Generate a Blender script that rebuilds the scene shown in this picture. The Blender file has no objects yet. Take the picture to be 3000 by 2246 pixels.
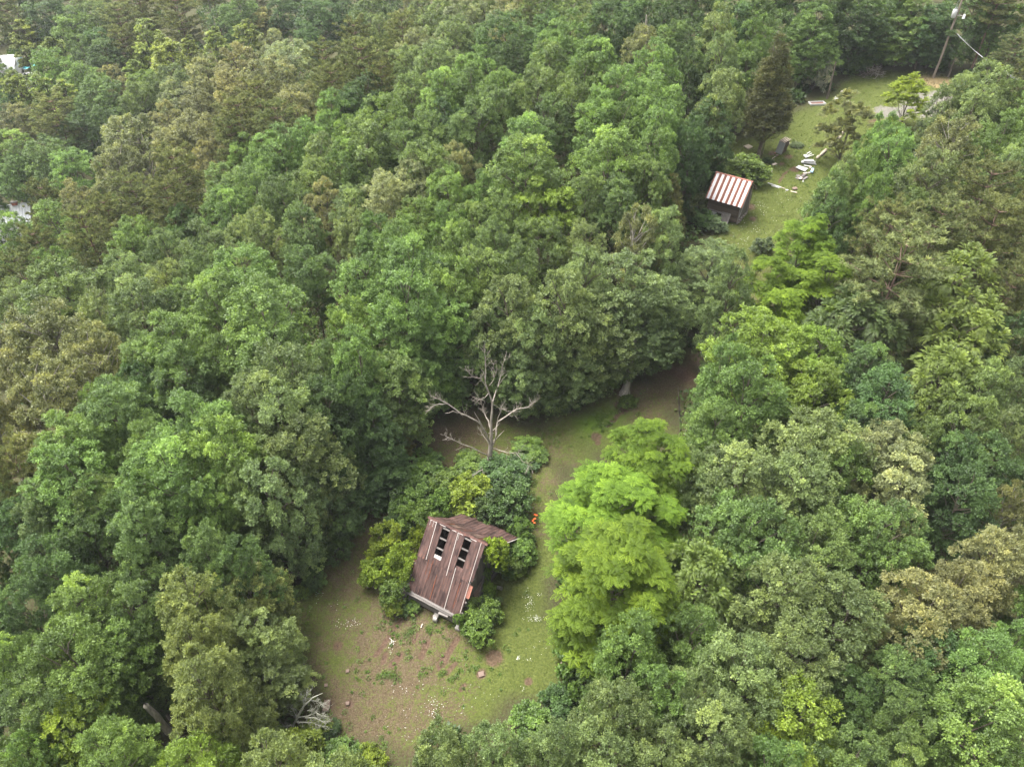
import bpy, math, random
import numpy as np
from mathutils import Matrix, Vector

# ------------------------------------------------------------------ camera, sky, sun, exposure
SC = bpy.context.scene
COL = SC.collection
CAM_H, PITCH, FPX = 46.0, math.radians(41.0), 2083.0
cam_data = bpy.data.cameras.new('camera')
cam_data.sensor_width = 36.0
cam_data.lens = FPX / 3000.0 * 36.0
cam_data.clip_start = 0.5
cam_data.clip_end = 4000.0
cam = bpy.data.objects.new('camera', cam_data)
COL.objects.link(cam)
cam.location = (0, 0, CAM_H)
cam.rotation_euler = (math.pi / 2 - PITCH, 0, 0)
SC.camera = cam

SUN_EL, SUN_AZ = 66.0, 300.0        # azimuth measured clockwise from +y
world = bpy.data.worlds.new('World')
SC.world = world
world.use_nodes = True
wn = world.node_tree
for n in list(wn.nodes):
    wn.nodes.remove(n)
sky = wn.nodes.new('ShaderNodeTexSky')
sky.sky_type = 'NISHITA'
sky.sun_disc = False
sky.sun_elevation = math.radians(SUN_EL)
sky.sun_rotation = math.radians(SUN_AZ)
sky.air_density = 1.0
sky.dust_density = 4.0
hs = wn.nodes.new('ShaderNodeHueSaturation')
hs.inputs['Saturation'].default_value = 0.12
bg = wn.nodes.new('ShaderNodeBackground')
bg.inputs['Strength'].default_value = 0.085
wo = wn.nodes.new('ShaderNodeOutputWorld')
wn.links.new(sky.outputs[0], hs.inputs['Color'])
wn.links.new(hs.outputs[0], bg.inputs['Color'])
wn.links.new(bg.outputs[0], wo.inputs['Surface'])

sun_data = bpy.data.lights.new('sun', 'SUN')
sun_data.energy = 1.5
sun_data.angle = math.radians(35)
sun_data.color = (1.0, 0.96, 0.9)
sun = bpy.data.objects.new('sun', sun_data)
COL.objects.link(sun)
_el, _az = math.radians(SUN_EL), math.radians(SUN_AZ)
_sd = Vector((math.sin(_az) * math.cos(_el), math.cos(_az) * math.cos(_el), math.sin(_el)))
sun.rotation_euler = _sd.to_track_quat('Z', 'Y').to_euler()
sun.location = (0, 0, 80)

SC.view_settings.view_transform = 'Standard'
SC.view_settings.look = 'None'
SC.view_settings.gamma = 1.0
SC.view_settings.use_curve_mapping = False
SC.view_settings.exposure = 2.75
SC.render.engine = 'CYCLES'
SC.cycles.max_bounces = 6
SC.cycles.diffuse_bounces = 4
SC.cycles.glossy_bounces = 2
SC.cycles.transmission_bounces = 4
SC.cycles.transparent_max_bounces = 4
SC.cycles.use_denoising = True
SC.cycles.sample_clamp_indirect = 4.0

# ------------------------------------------------------------------ helpers
def tag(o, label=None, cat=None, group=None, kind=None):
    if label: o['label'] = label
    if cat: o['category'] = cat
    if group: o['group'] = group
    if kind: o['kind'] = kind
    return o

def empty(name, loc=(0, 0, 0), rotz=0.0):
    o = bpy.data.objects.new(name, None)
    o.empty_display_size = 0.3
    COL.objects.link(o)
    o.location = loc
    o.rotation_euler = (0, 0, rotz)
    return o

def link(name, me, parent=None, mat=None):
    o = bpy.data.objects.new(name, me)
    COL.objects.link(o)
    if mat is not None and len(me.materials) == 0:
        me.materials.append(mat)
    if parent is not None:
        o.parent = parent
    return o

def np_mesh(name, V, faces, mat=None, attrs=None, smooth=False):
    """faces: list of int arrays (n,k)"""
    me = bpy.data.meshes.new(name)
    V = np.asarray(V, dtype=np.float32)
    me.vertices.add(len(V))
    me.vertices.foreach_set('co', V.ravel())
    if not isinstance(faces, (list, tuple)):
        faces = [faces]
    faces = [np.asarray(f, dtype=np.int32) for f in faces if len(f)]
    nl = sum(f.size for f in faces)
    npoly = sum(len(f) for f in faces)
    me.loops.add(nl)
    me.loops.foreach_set('vertex_index', np.concatenate([f.ravel() for f in faces]))
    me.polygons.add(npoly)
    tot = np.concatenate([np.full(len(f), f.shape[1], np.int32) for f in faces])
    start = np.concatenate([[0], np.cumsum(tot)[:-1]]).astype(np.int32)
    me.polygons.foreach_set('loop_start', start)
    if smooth:
        me.polygons.foreach_set('use_smooth', np.ones(npoly, bool))
    if attrs:
        for k, a in attrs.items():
            a = np.asarray(a, dtype=np.float32)
            if a.ndim == 1:
                at = me.attributes.new(k, 'FLOAT', 'POINT')
                at.data.foreach_set('value', a)
            else:
                at = me.attributes.new(k, 'FLOAT_COLOR', 'POINT')
                at.data.foreach_set('color', a.ravel())
    me.update(calc_edges=True)
    if mat is not None:
        me.materials.append(mat)
    return me

class Tubes:
    """collects tapered polyline tubes into one mesh"""
    def __init__(self, sides=6):
        self.V, self.F, self.n, self.s = [], [], 0, sides
    def add(self, pts, rads, sides=None):
        k = sides or self.s
        pts = np.asarray(pts, float)
        rads = np.asarray(rads, float)
        m = len(pts)
        tang = np.gradient(pts, axis=0) if m > 1 else np.array([[0, 0, 1.]])
        tang /= np.linalg.norm(tang, axis=1)[:, None] + 1e-9
        ref = np.where(np.abs(tang[:, 2:3]) > 0.9, np.array([[1., 0, 0]]), np.array([[0, 0, 1.]]))
        s = np.cross(tang, ref); s /= np.linalg.norm(s, axis=1)[:, None] + 1e-9
        t = np.cross(s, tang)
        a = np.linspace(0, 2 * np.pi, k, endpoint=False)
        ring = (pts[:, None, :] + rads[:, None, None] * (np.cos(a)[None, :, None] * s[:, None, :] + np.sin(a)[None, :, None] * t[:, None, :]))
        self.V.append(ring.reshape(-1, 3))
        i = np.arange(m - 1)[:, None] * k + np.arange(k)[None, :]
        j = np.arange(m - 1)[:, None] * k + (np.arange(k)[None, :] + 1) % k
        q = np.stack([i, j, j + k, i + k], -1).reshape(-1, 4) + self.n
        self.F.append(q)
        self.n += m * k
    def mesh(self, name, mat=None):
        return np_mesh(name, np.concatenate(self.V), np.concatenate(self.F), mat, smooth=True)

def smooth01(x):
    x = np.clip(x, 0, 1)
    return x * x * (3 - 2 * x)

# ------------------------------------------------------------------ terrain height and the lie of the land
def terrain(x, y):
    x = np.asarray(x, float); y = np.asarray(y, float)
    s = (x + 3) * 0.55 + (y - 30) * 0.835          # along the ridge, barn -> shed -> pole
    d = -(x + 3) * 0.835 + (y - 30) * 0.55         # to the left of the ridge
    z = np.interp(s, [-400, -60, -12, 4, 14, 30, 52, 80, 110, 170, 300, 3000], [-12, -6, -0.4, 0, 0.55, 3.2, 7.55, 10.6, 12.6, 14.2, 15, 15])
    z = z - 24 * smooth01((d - 12) / 130.0) - 6 * smooth01((-d - 24) / 120.0)
    z = z + 0.12 * np.sin(x * 0.37 + 1.3) * np.cos(y * 0.31) + 0.07 * np.sin(x * 0.9 + y * 0.6)
    return z

def T1(x, y):
    return float(terrain(x, y))

_cp, _sp = math.cos(PITCH), math.sin(PITCH)
def ray(u, v):
    a = (u - 1500.0) / FPX; b = (v - 1123.0) / FPX
    return np.array([a, _cp - _sp * b, -_sp - _cp * b])     # forward depth is 1

def on_plane(u, v, z):
    r = ray(u, v)
    t = (z - CAM_H) / r[2]
    return np.array([0, 0, CAM_H]) + r * t, t

def ground(u, v, h=0.0):
    """point of the land (raised by h) seen at photo pixel u, v; also its depth"""
    z = h
    for _ in range(60):
        p, t = on_plane(u, v, z)
        if t <= 0 or t > 600: t = 300.0
        z += 0.6 * (T1(p[0], p[1]) + h - z)
        z = min(z, CAM_H - 4)
    return p, t

def on_upright(u, v, y):
    r = ray(u, v)
    t = y / r[1]
    return np.array([0, 0, CAM_H]) + r * t

def project(p):
    d = np.asarray(p, float) - np.array([0, 0, CAM_H])
    zc = d[1] * _cp - d[2] * _sp
    yc = d[1] * _sp + d[2] * _cp
    return 1500 + FPX * d[0] / zc, 1123 - FPX * yc / zc, zc

# ------------------------------------------------------------------ materials
def new_mat(name):
    m = bpy.data.materials.new(name)
    m.use_nodes = True
    nt = m.node_tree
    for n in list(nt.nodes):
        nt.nodes.remove(n)
    out = nt.nodes.new('ShaderNodeOutputMaterial')
    return m, nt, out

def N(nt, typ, **kw):
    n = nt.nodes.new(typ)
    for k, v in kw.items():
        if k.startswith('i_'):
            n.inputs[k[2:].replace('_', ' ')].default_value = v
        else:
            setattr(n, k, v)
    return n

def ramp(nt, fac, stops, interp='LINEAR'):
    r = nt.nodes.new('ShaderNodeValToRGB')
    r.color_ramp.interpolation = interp
    e = r.color_ramp.elements
    while len(e) < len(stops): e.new(0.5)
    for el, (p, c) in zip(e, stops):
        el.position = p
        el.color = (c[0], c[1], c[2], 1) if not isinstance(c, (int, float)) else (c, c, c, 1)
    nt.links.new(fac, r.inputs['Fac'])
    return r.outputs['Color']

def mixc(nt, fac, a, b, mode='MIX'):
    m = nt.nodes.new('ShaderNodeMix'); m.data_type = 'RGBA'; m.blend_type = mode
    for s, v in ((m.inputs[0], fac), (m.inputs[6], a), (m.inputs[7], b)):
        if hasattr(v, 'is_linked') or hasattr(v, 'links'):
            nt.links.new(v, s)
        elif isinstance(v, (int, float)):
            s.default_value = v if s == m.inputs[0] else (v, v, v, 1)
        else:
            s.default_value = (v[0], v[1], v[2], 1)
    return m.outputs[2]

def math_n(nt, op, a, b=0.0, clamp=False):
    m = nt.nodes.new('ShaderNodeMath'); m.operation = op; m.use_clamp = clamp
    for s, v in ((m.inputs[0], a), (m.inputs[1], b)):
        if hasattr(v, 'links'): nt.links.new(v, s)
        else: s.default_value = v
    return m.outputs[0]

def noise(nt, vec, scale, detail=4, rough=0.55, dims='3D'):
    n = nt.nodes.new('ShaderNodeTexNoise')
    n.inputs['Scale'].default_value = scale
    n.inputs['Detail'].default_value = detail
    n.inputs['Roughness'].default_value = rough
    if vec is not None: nt.links.new(vec, n.inputs['Vector'])
    return n.outputs['Fac']

def obj_vec(nt, scale=(1, 1, 1), jitter=True):
    tc = nt.nodes.new('ShaderNodeTexCoord')
    mp = nt.nodes.new('ShaderNodeMapping')
    mp.inputs['Scale'].default_value = scale
    nt.links.new(tc.outputs['Object'], mp.inputs['Vector'])
    if jitter:
        oi = nt.nodes.new('ShaderNodeObjectInfo')
        mul = nt.nodes.new('ShaderNodeMath'); mul.operation = 'MULTIPLY'; mul.inputs[1].default_value = 57.0
        nt.links.new(oi.outputs['Random'], mul.inputs[0])
        cx = nt.nodes.new('ShaderNodeCombineXYZ')
        for i in range(3): nt.links.new(mul.outputs[0], cx.inputs[i])
        nt.links.new(cx.outputs[0], mp.inputs['Location'])
    return mp.outputs[0]

def principled(nt, out, col, rough=0.7, spec=0.3, metal=0.0, bump=None, bump_s=0.3, bump_d=0.02):
    p = nt.nodes.new('ShaderNodeBsdfPrincipled')
    for s, v in ((p.inputs['Base Color'], col), (p.inputs['Roughness'], rough), (p.inputs['Metallic'], metal)):
        if hasattr(v, 'links'): nt.links.new(v, s)
        elif isinstance(v, (int, float)): s.default_value = v
        else: s.default_value = (v[0], v[1], v[2], 1)
    p.inputs['Specular IOR Level'].default_value = spec
    if bump is not None:
        b = nt.nodes.new('ShaderNodeBump')
        b.inputs['Strength'].default_value = bump_s
        b.inputs['Distance'].default_value = bump_d
        nt.links.new(bump, b.inputs['Height'])
        nt.links.new(b.outputs[0], p.inputs['Normal'])
    nt.links.new(p.outputs[0], out.inputs['Surface'])
    return p

def foliage_mat(name, transl=0.3, gloss=0.35, rough=0.5, hi=1.0):
    m, nt, out = new_mat(name)
    oi = N(nt, 'ShaderNodeObjectInfo')
    at = N(nt, 'ShaderNodeAttribute'); at.attribute_name = 'leafvar'
    v = at.outputs['Fac']
    nz = noise(nt, obj_vec(nt), 0.55, 3)
    vv = math_n(nt, 'ADD', math_n(nt, 'MULTIPLY', v, 0.75), math_n(nt, 'MULTIPLY', nz, 0.3))
    val = ramp(nt, vv, [(0.15, 0.45), (0.5, 0.92), (0.75, 0.95 + .5 * hi), (1.0, 1.0 + 1.1 * hi)])
    tint = ramp(nt, vv, [(0.2, (0.92, 0.98, 1.0)), (0.55, (1, 1, 1)), (0.95, (1.18, 1.07, 0.9))])
    c = mixc(nt, 1.0, oi.outputs['Color'], val, 'MULTIPLY')
    c = mixc(nt, 1.0, c, tint, 'MULTIPLY')
    c = mixc(nt, 1.0, c, (1.1, 1.02, 0.92), 'MULTIPLY')
    p = N(nt, 'ShaderNodeBsdfPrincipled')
    p.inputs['Roughness'].default_value = rough
    p.inputs['Specular IOR Level'].default_value = gloss
    nt.links.new(c, p.inputs['Base Color'])
    t = N(nt, 'ShaderNodeBsdfTranslucent')
    c2 = mixc(nt, 1.0, c, (1.2, 1.15, 0.65), 'MULTIPLY')
    nt.links.new(c2, t.inputs['Color'])
    mx = N(nt, 'ShaderNodeMixShader'); mx.inputs[0].default_value = transl
    nt.links.new(p.outputs[0], mx.inputs[1]); nt.links.new(t.outputs[0], mx.inputs[2])
    nt.links.new(mx.outputs[0], out.inputs['Surface'])
    return m

MAT = {}
MAT['leaf'] = foliage_mat('leaves', 0.4, 0.4, 0.5)
MAT['leaf_lime'] = foliage_mat('lime_leaves', 0.45, 0.15, 0.6, .7)
MAT['needle'] = foliage_mat('needles', 0.3, 0.25, 0.6)

def bark_mat(name, a, b):
    m, nt, out = new_mat(name)
    vec = obj_vec(nt, (1, 1, 0.25))
    f = noise(nt, vec, 9.0, 5)
    f2 = noise(nt, obj_vec(nt, (1, 1, 0.6)), 1.7, 3)
    c = ramp(nt, f, [(0.3, a), (0.7, b)])
    c = mixc(nt, 1.0, c, ramp(nt, f2, [(0.3, 0.75), (0.7, 1.2)]), 'MULTIPLY')
    principled(nt, out, c, 0.9, 0.1, bump=f, bump_s=0.7, bump_d=0.03)
    return m
MAT['bark'] = bark_mat('bark', (0.07, 0.055, 0.042), (0.17, 0.145, 0.115))
MAT['bark_pine'] = bark_mat('pine_bark', (0.10, 0.065, 0.048), (0.2, 0.14, 0.11))
MAT['bark_grey'] = bark_mat('dead_wood', (0.17, 0.146, 0.12), (0.38, 0.335, 0.285))
MAT['bark_lichen'] = bark_mat('lichen_wood', (0.17, 0.17, 0.13), (0.38, 0.38, 0.31))
MAT['bark_pale'] = bark_mat('pale_bark', (0.18, 0.16, 0.13), (0.36, 0.33, 0.28))

def wood_mat(name, a, b, c3):
    m, nt, out = new_mat(name)
    vec = obj_vec(nt, (1.2, 26, 26))
    f = noise(nt, vec, 1.6, 6, 0.6)
    f2 = noise(nt, obj_vec(nt, (2, 3, 3)), 1.2, 3)
    c = ramp(nt, f, [(0.28, a), (0.5, b), (0.72, c3)])
    c = mixc(nt, 1.0, c, ramp(nt, f2, [(0.3, 0.7), (0.7, 1.2)]), 'MULTIPLY')
    oi = N(nt, 'ShaderNodeObjectInfo')
    c = mixc(nt, 1.0, c, ramp(nt, oi.outputs['Random'], [(0, 0.75), (1, 1.2)]), 'MULTIPLY')
    principled(nt, out, c, 0.88, 0.15, bump=f, bump_s=0.6, bump_d=0.02)
    return m
MAT['wood_grey'] = wood_mat('weathered_wood', (0.06, 0.052, 0.048), (0.15, 0.135, 0.125), (0.26, 0.235, 0.22))
MAT['wood_brown'] = wood_mat('brown_old_wood', (0.035, 0.026, 0.022), (0.085, 0.064, 0.05), (0.15, 0.12, 0.09))
MAT['wood_pale'] = wood_mat('pale_board', (0.3, 0.24, 0.19), (0.48, 0.4, 0.33), (0.62, 0.54, 0.46))

def rust_roof_mat():
    m, nt, out = new_mat('rusted_roof_metal')
    oi = N(nt, 'ShaderNodeObjectInfo')
    streak = noise(nt, obj_vec(nt, (9, 0.55, 1)), 1.0, 5, 0.6)
    patch = noise(nt, obj_vec(nt, (1, 0.8, 1)), 1.5, 4, 0.6)
    fine = noise(nt, obj_vec(nt, (30, 12, 1)), 1.0, 4, 0.6)
    base = ramp(nt, streak, [(0.28, (0.040, 0.024, 0.021)), (0.5, (0.072, 0.042, 0.036)), (0.70, (0.092, 0.058, 0.052)), (0.86, (0.13, 0.094, 0.088))])
    dark = ramp(nt, patch, [(0.36, (0.5, 0.5, 0.54)), (0.5, (1, 1, 1)), (.68, (1.25, 1.2, 1.2))])
    c = mixc(nt, 1.0, base, dark, 'MULTIPLY')
    orange = ramp(nt, math_n(nt, 'MULTIPLY', streak, fine), [(0.33, 0.0), (0.42, 0.8)])
    c = mixc(nt, orange, c, (0.26, 0.095, 0.04))
    c = mixc(nt, 1.0, c, oi.outputs['Color'], 'MULTIPLY')
    principled(nt, out, c, ramp(nt, patch, [(0.3, 0.5), (0.7, 0.75)]), 0.35, 0.15, bump=fine, bump_s=0.15, bump_d=0.01)
    return m
MAT['rust'] = rust_roof_mat()

def plain(name, col, rough=0.6, var=0.15, spec=0.3, scale=6, metal=0.0):
    m, nt, out = new_mat(name)
    f = noise(nt, obj_vec(nt), scale, 5, 0.6)
    c = ramp(nt, f, [(0.25, tuple(x * (1 - var) for x in col)), (0.75, tuple(x * (1 + var) for x in col))])
    principled(nt, out, c, rough, spec, metal, bump=f, bump_s=0.2, bump_d=0.01)
    return m
MAT['white_strip'] = plain('bare_white_metal', (0.46, 0.41, 0.38), 0.5, 0.25, scale=20)
MAT['white_paint'] = plain('white_sheet', (0.46, 0.455, 0.44), 0.55, 0.1)
MAT['grey_metal'] = plain('grey_tin', (0.34, 0.35, 0.35), 0.5, 0.12, metal=0.3)
MAT['concrete'] = plain('concrete', (0.27, 0.25, 0.23), 0.9, 0.15)
MAT['stone'] = plain('pale_stone', (0.3, 0.255, 0.2), 0.9, 0.25)
MAT['stone_pink'] = plain('reddish_stone', (0.14, 0.1, 0.08), 0.9, 0.25)
MAT['blue'] = plain('blue_plastic', (0.42, 0.6, 0.78), 0.4, 0.1)
MAT['dirt'] = plain('red_dirt', (0.13, 0.075, 0.05), 0.95, 0.25, 0.05)
MAT['barn_floor'] = plain('barn_dirt_floor', (0.06, 0.045, 0.035), 0.95, 0.2, 0.05)  # bare earth inside the barn, one even dark brown
MAT['brick_red'] = plain('red_brick', (0.32, 0.12, 0.08), 0.9, 0.2)
MAT['roof_white'] = plain('white_metal_roof', (0.66, 0.67, 0.68), 0.45, 0.05, scale=2)
MAT['siding'] = plain('pale_siding', (0.6, 0.58, 0.55), 0.7, 0.06)
MAT['glass_dark'] = plain('window_glass', (0.03, 0.035, 0.04), 0.1, 0.1, 0.6)
MAT['pool_water'] = plain('pool_water', (0.12, 0.55, 0.62), 0.1, 0.05, 0.6)
MAT['lamp_glass'] = plain('lamp_glass', (0.75, 0.76, 0.76), 0.2, 0.05)
MAT['wire'] = plain('grey_wire', (0.3, 0.3, 0.31), 0.5, 0.05)
MAT['pole_wood'] = plain('pole_wood', (0.2, 0.165, 0.13), 0.9, 0.25, 0.1, 12)

def shed_roof_mat():
    m, nt, out = new_mat('galvanised_rust_edged')
    at = N(nt, 'ShaderNodeAttribute'); at.attribute_name = 'edge'
    n1 = noise(nt, obj_vec(nt, (1, 1, 1)), 7.0, 5, 0.65)
    n2 = noise(nt, obj_vec(nt, (1, 1, 1)), 26.0, 3, 0.6)
    f = math_n(nt, 'ADD', at.outputs['Fac'], math_n(nt, 'MULTIPLY', math_n(nt, 'SUBTRACT', n1, 0.5), 0.55))
    rust = ramp(nt, f, [(0.42, (0.5, 0.5, 0.525)), (0.5, (0.4, 0.24, 0.14)), (0.6, (0.15, 0.06, 0.042))])
    spot = ramp(nt, math_n(nt, 'MULTIPLY', n1, n2), [(0.36, 0.0), (0.44, 0.7)])
    c = mixc(nt, spot, rust, (0.42, 0.22, 0.12))
    principled(nt, out, c, 0.5, 0.35, 0.1, bump=n1, bump_s=0.1, bump_d=0.01)
    return m
MAT['shed_roof'] = shed_roof_mat()
MAT['flower_white'] = plain('white_petals', (0.8, 0.8, 0.76), 0.6, 0.05)
MAT['flower_orange'] = plain('orange_petals', (0.75, 0.13, 0.03), 0.6, 0.1)
# ------------------------------------------------------------------ the ground sheet
def gp(u, v):
    return ground(u, v)[0][:2]

CLEAR = [[gp(u * 1.3562, v * 1.3562) for u, v in poly] for poly in (
    [(850, 1040), (715, 1190), (636, 1290), (612, 1380), (680, 1480), (690, 1560), (770, 1650), (860, 1640), (960, 1580), (1090, 1550),
     (1215, 1500), (1240, 1400), (1190, 1280), (1200, 1130), (1230, 1010), (1330, 960), (1450, 960), (1470, 880), (1540, 780), (1640, 690),
     (1690, 600), (1640, 560), (1560, 620), (1490, 760), (1390, 810), (1280, 860), (1170, 925), (1080, 890), (930, 900)],
    [(1540, 620), (1500, 560), (1540, 500), (1520, 440), (1540, 390), (1560, 330), (1600, 295), (1690, 262), (1740, 232), (1790, 200),
     (1830, 165), (1930, 152), (2030, 160), (2090, 185), (2075, 250), (1990, 290), (1910, 300), (1850, 350), (1800, 400), (1780, 440),
     (1700, 500), (1680, 600), (1600, 680)])]

def seg_d(P, a, b):
    a = np.asarray(a); b = np.asarray(b)
    ab = b - a
    t = np.clip(((P - a) @ ab) / (ab @ ab + 1e-9), 0, 1)
    return np.linalg.norm(P - (a + t[:, None] * ab), axis=1)

def sdist(P, poly):
    """signed distance to a polygon, positive inside"""
    n = len(poly)
    d = np.full(len(P), 1e9); ins = np.zeros(len(P), bool)
    for i in range(n):
        a, b = poly[i], poly[(i + 1) % n]
        d = np.minimum(d, seg_d(P, a, b))
        c = (a[1] > P[:, 1]) != (b[1] > P[:, 1])
        xi = (b[0] - a[0]) * (P[:, 1] - a[1]) / (b[1] - a[1] + 1e-12) + a[0]
        ins ^= c & (P[:, 0] < xi)
    return np.where(ins, d, -d)

def clearing(P):
    return np.maximum(sdist(P, CLEAR[0]), sdist(P, CLEAR[1]))

def blob(P, u, v, r, ar=1.0):
    c = gp(u, v)
    return np.exp(-(((P[:, 0] - c[0]) / r) ** 2 + ((P[:, 1] - c[1]) / (r * ar)) ** 2))

# bare reddish ruts and worn patches: polylines of photo points with a half width in metres
RUTS = []
for w, pts in ((.16, [(1200, 350), (1100, 480), (1020, 600), (930, 720)]), (.22, [(1165, 720), (1080, 830)]), (.16, [(1025, 715), (1000, 790)]),
               (.14, [(1325, 520), (1300, 590)]), (.2, [(1430, 590), (1370, 740)]), (.2, [(1725, 560), (1640, 690)]), (.26, [(1610, 740), (1555, 830)]),
               (.16, [(1700, 805), (1620, 890)]), (.14, [(1790, 1010), (1755, 1060)]), (.13, [(1310, 330), (1290, 370)])):
    RUTS.append((w, [gp(820 + .3019 * a, 1700 + .3019 * b) for a, b in pts]))
RUTS.append((.16, [gp(a, b) for a, b in ((2282, 533), (2305, 500), (2330, 488))]))
RUTS.append((.2, [gp(a, b) for a, b in ((1780, 1245), (1800, 1228), (1812, 1212))]))
SOIL = [(1747, 1278, .55), (1752, 1296, .3), (1827, 1201, .5), (1815, 1185, .5), (1410, 1972, .4), (1548, 1994, .32), (957, 2067, .55), (925, 2060, .45), (1448, 1925, .7),
        (2195, 605, .8), (2310, 458, .6), (2262, 448, .6), (2330, 497, .6), (1700, 1420, .4), (2205, 640, .5), (2570, 360, 1.2), (1022, 2060, .3), (1620, 2120, .5), (2012, 1075, 2.0), (990, 1890, .4), (2290, 480, .5)]

def zones(P):
    sd = clearing(P)
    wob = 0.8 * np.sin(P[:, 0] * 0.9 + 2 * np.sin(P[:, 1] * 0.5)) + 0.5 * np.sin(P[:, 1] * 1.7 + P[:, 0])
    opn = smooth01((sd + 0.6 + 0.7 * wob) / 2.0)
    g = 0.5 * np.ones(len(P))
    for u, v, r, a in ((1560, 1850, 4.2, .55), (1600, 1700, 3, .45), (1650, 1950, 4, .45), (1540, 2050, 4, .22), (1740, 1250, 3.2, .3), (1850, 1260, 4, .1),
                       (930, 1800, 2.5, .12), (1350, 2080, 5, .05), (950, 2100, 3, -.2), (1150, 2150, 4, -.22), (870, 1650, 3.5, -.05), (1000, 1520, 3.5, -.25),
                       (1290, 1250, 3.5, -.5), (1180, 1990, 3.5, -.12), (1000, 1700, 2.5, -.1), (1620, 1400, 3, -.05), (2200, 620, 9, .42), (2250, 500, 9, .4), (2330, 420, 9, .42), (2420, 330, 9, .4), (2520, 270, 10, .42), (2640, 230, 10, .4),
                       (1900, 1150, 5, -.25), (1980, 1050, 4, -.3), (1170, 1820, 3, -.2), (1260, 1870, 2.5, -.12), (1400, 1890, 2, -.15)):
        g = g + a * blob(P, u, v, r)
    soil = np.zeros(len(P))
    for w, pl in RUTS:
        for a, b in zip(pl[:-1], pl[1:]):
            soil = np.maximum(soil, np.exp(-(seg_d(P, a, b) / w) ** 2 * 0.7))
    for u, v, r in SOIL:
        soil = np.maximum(soil, blob(P, u, v, r))
    grav = np.maximum.reduce([blob(P, 2735, 292, 3.4, .9), blob(P, 2690, 315, 3.0, .8), blob(P, 2610, 330, 2.6), 0.8 * blob(P, 2760, 330, 4)])
    dry = np.maximum(blob(P, 2735, 238, 2.6, .9), 0.9 * blob(P, 2765, 245, 3.0, .8))
    lush = np.maximum(blob(P, 1735, 1235, 1.5), .7 * blob(P, 1790, 1225, 1.6))
    return opn, np.clip(g, 0, 1), np.clip(soil, 0, 1), np.clip(grav, 0, 1), np.clip(dry, 0, 1), lush

def axis(lo, hi, a, b, fine, grow):
    mid = np.arange(a, b + 1e-6, fine)
    left, s, x = [], fine, a
    while x > lo:
        s = min(s * grow, 90); x -= s; left.append(x)
    right, s, x = [], fine, b
    while x < hi:
        s = min(s * grow, 90); x += s; right.append(x)
    return np.concatenate([left[::-1], mid, right])

gx = axis(-2200, 2200, -22, 26, 0.16, 1.07)
gy = axis(-400, 3000, 17, 60, 0.16, 1.06)
# a second, coarser run of fine lines keeps the upper strip crisp
gx = np.unique(np.round(np.concatenate([gx, np.arange(26, 78, 0.5)]), 3))
gy = np.unique(np.round(np.concatenate([gy, np.arange(60, 122, 0.5)]), 3))
X, Y = np.meshgrid(gx, gy)
P = np.stack([X.ravel(), Y.ravel()], 1)
zo = [z for z in zones(P)]
Z = terrain(P[:, 0], P[:, 1])
rngg = np.random.default_rng(5)
bump = 0.03 * rngg.standard_normal(len(P)) * zo[0] - 0.10 * zo[2]
near = (np.abs(P[:, 0]) < 60) & (P[:, 1] < 130)
Z = Z + np.where(near, bump, 0)
nx, ny = len(gx), len(gy)
ii = (np.arange(ny - 1)[:, None] * nx + np.arange(nx - 1)[None, :]).ravel()
Q = np.stack([ii, ii + 1, ii + nx + 1, ii + nx], 1)
one = np.ones(len(P))
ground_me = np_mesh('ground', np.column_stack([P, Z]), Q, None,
                    {'zone_a': np.column_stack([zo[0], zo[1], zo[2], one]), 'zone_b': np.column_stack([zo[3], zo[4], zo[5], one])}, smooth=True)

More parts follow.
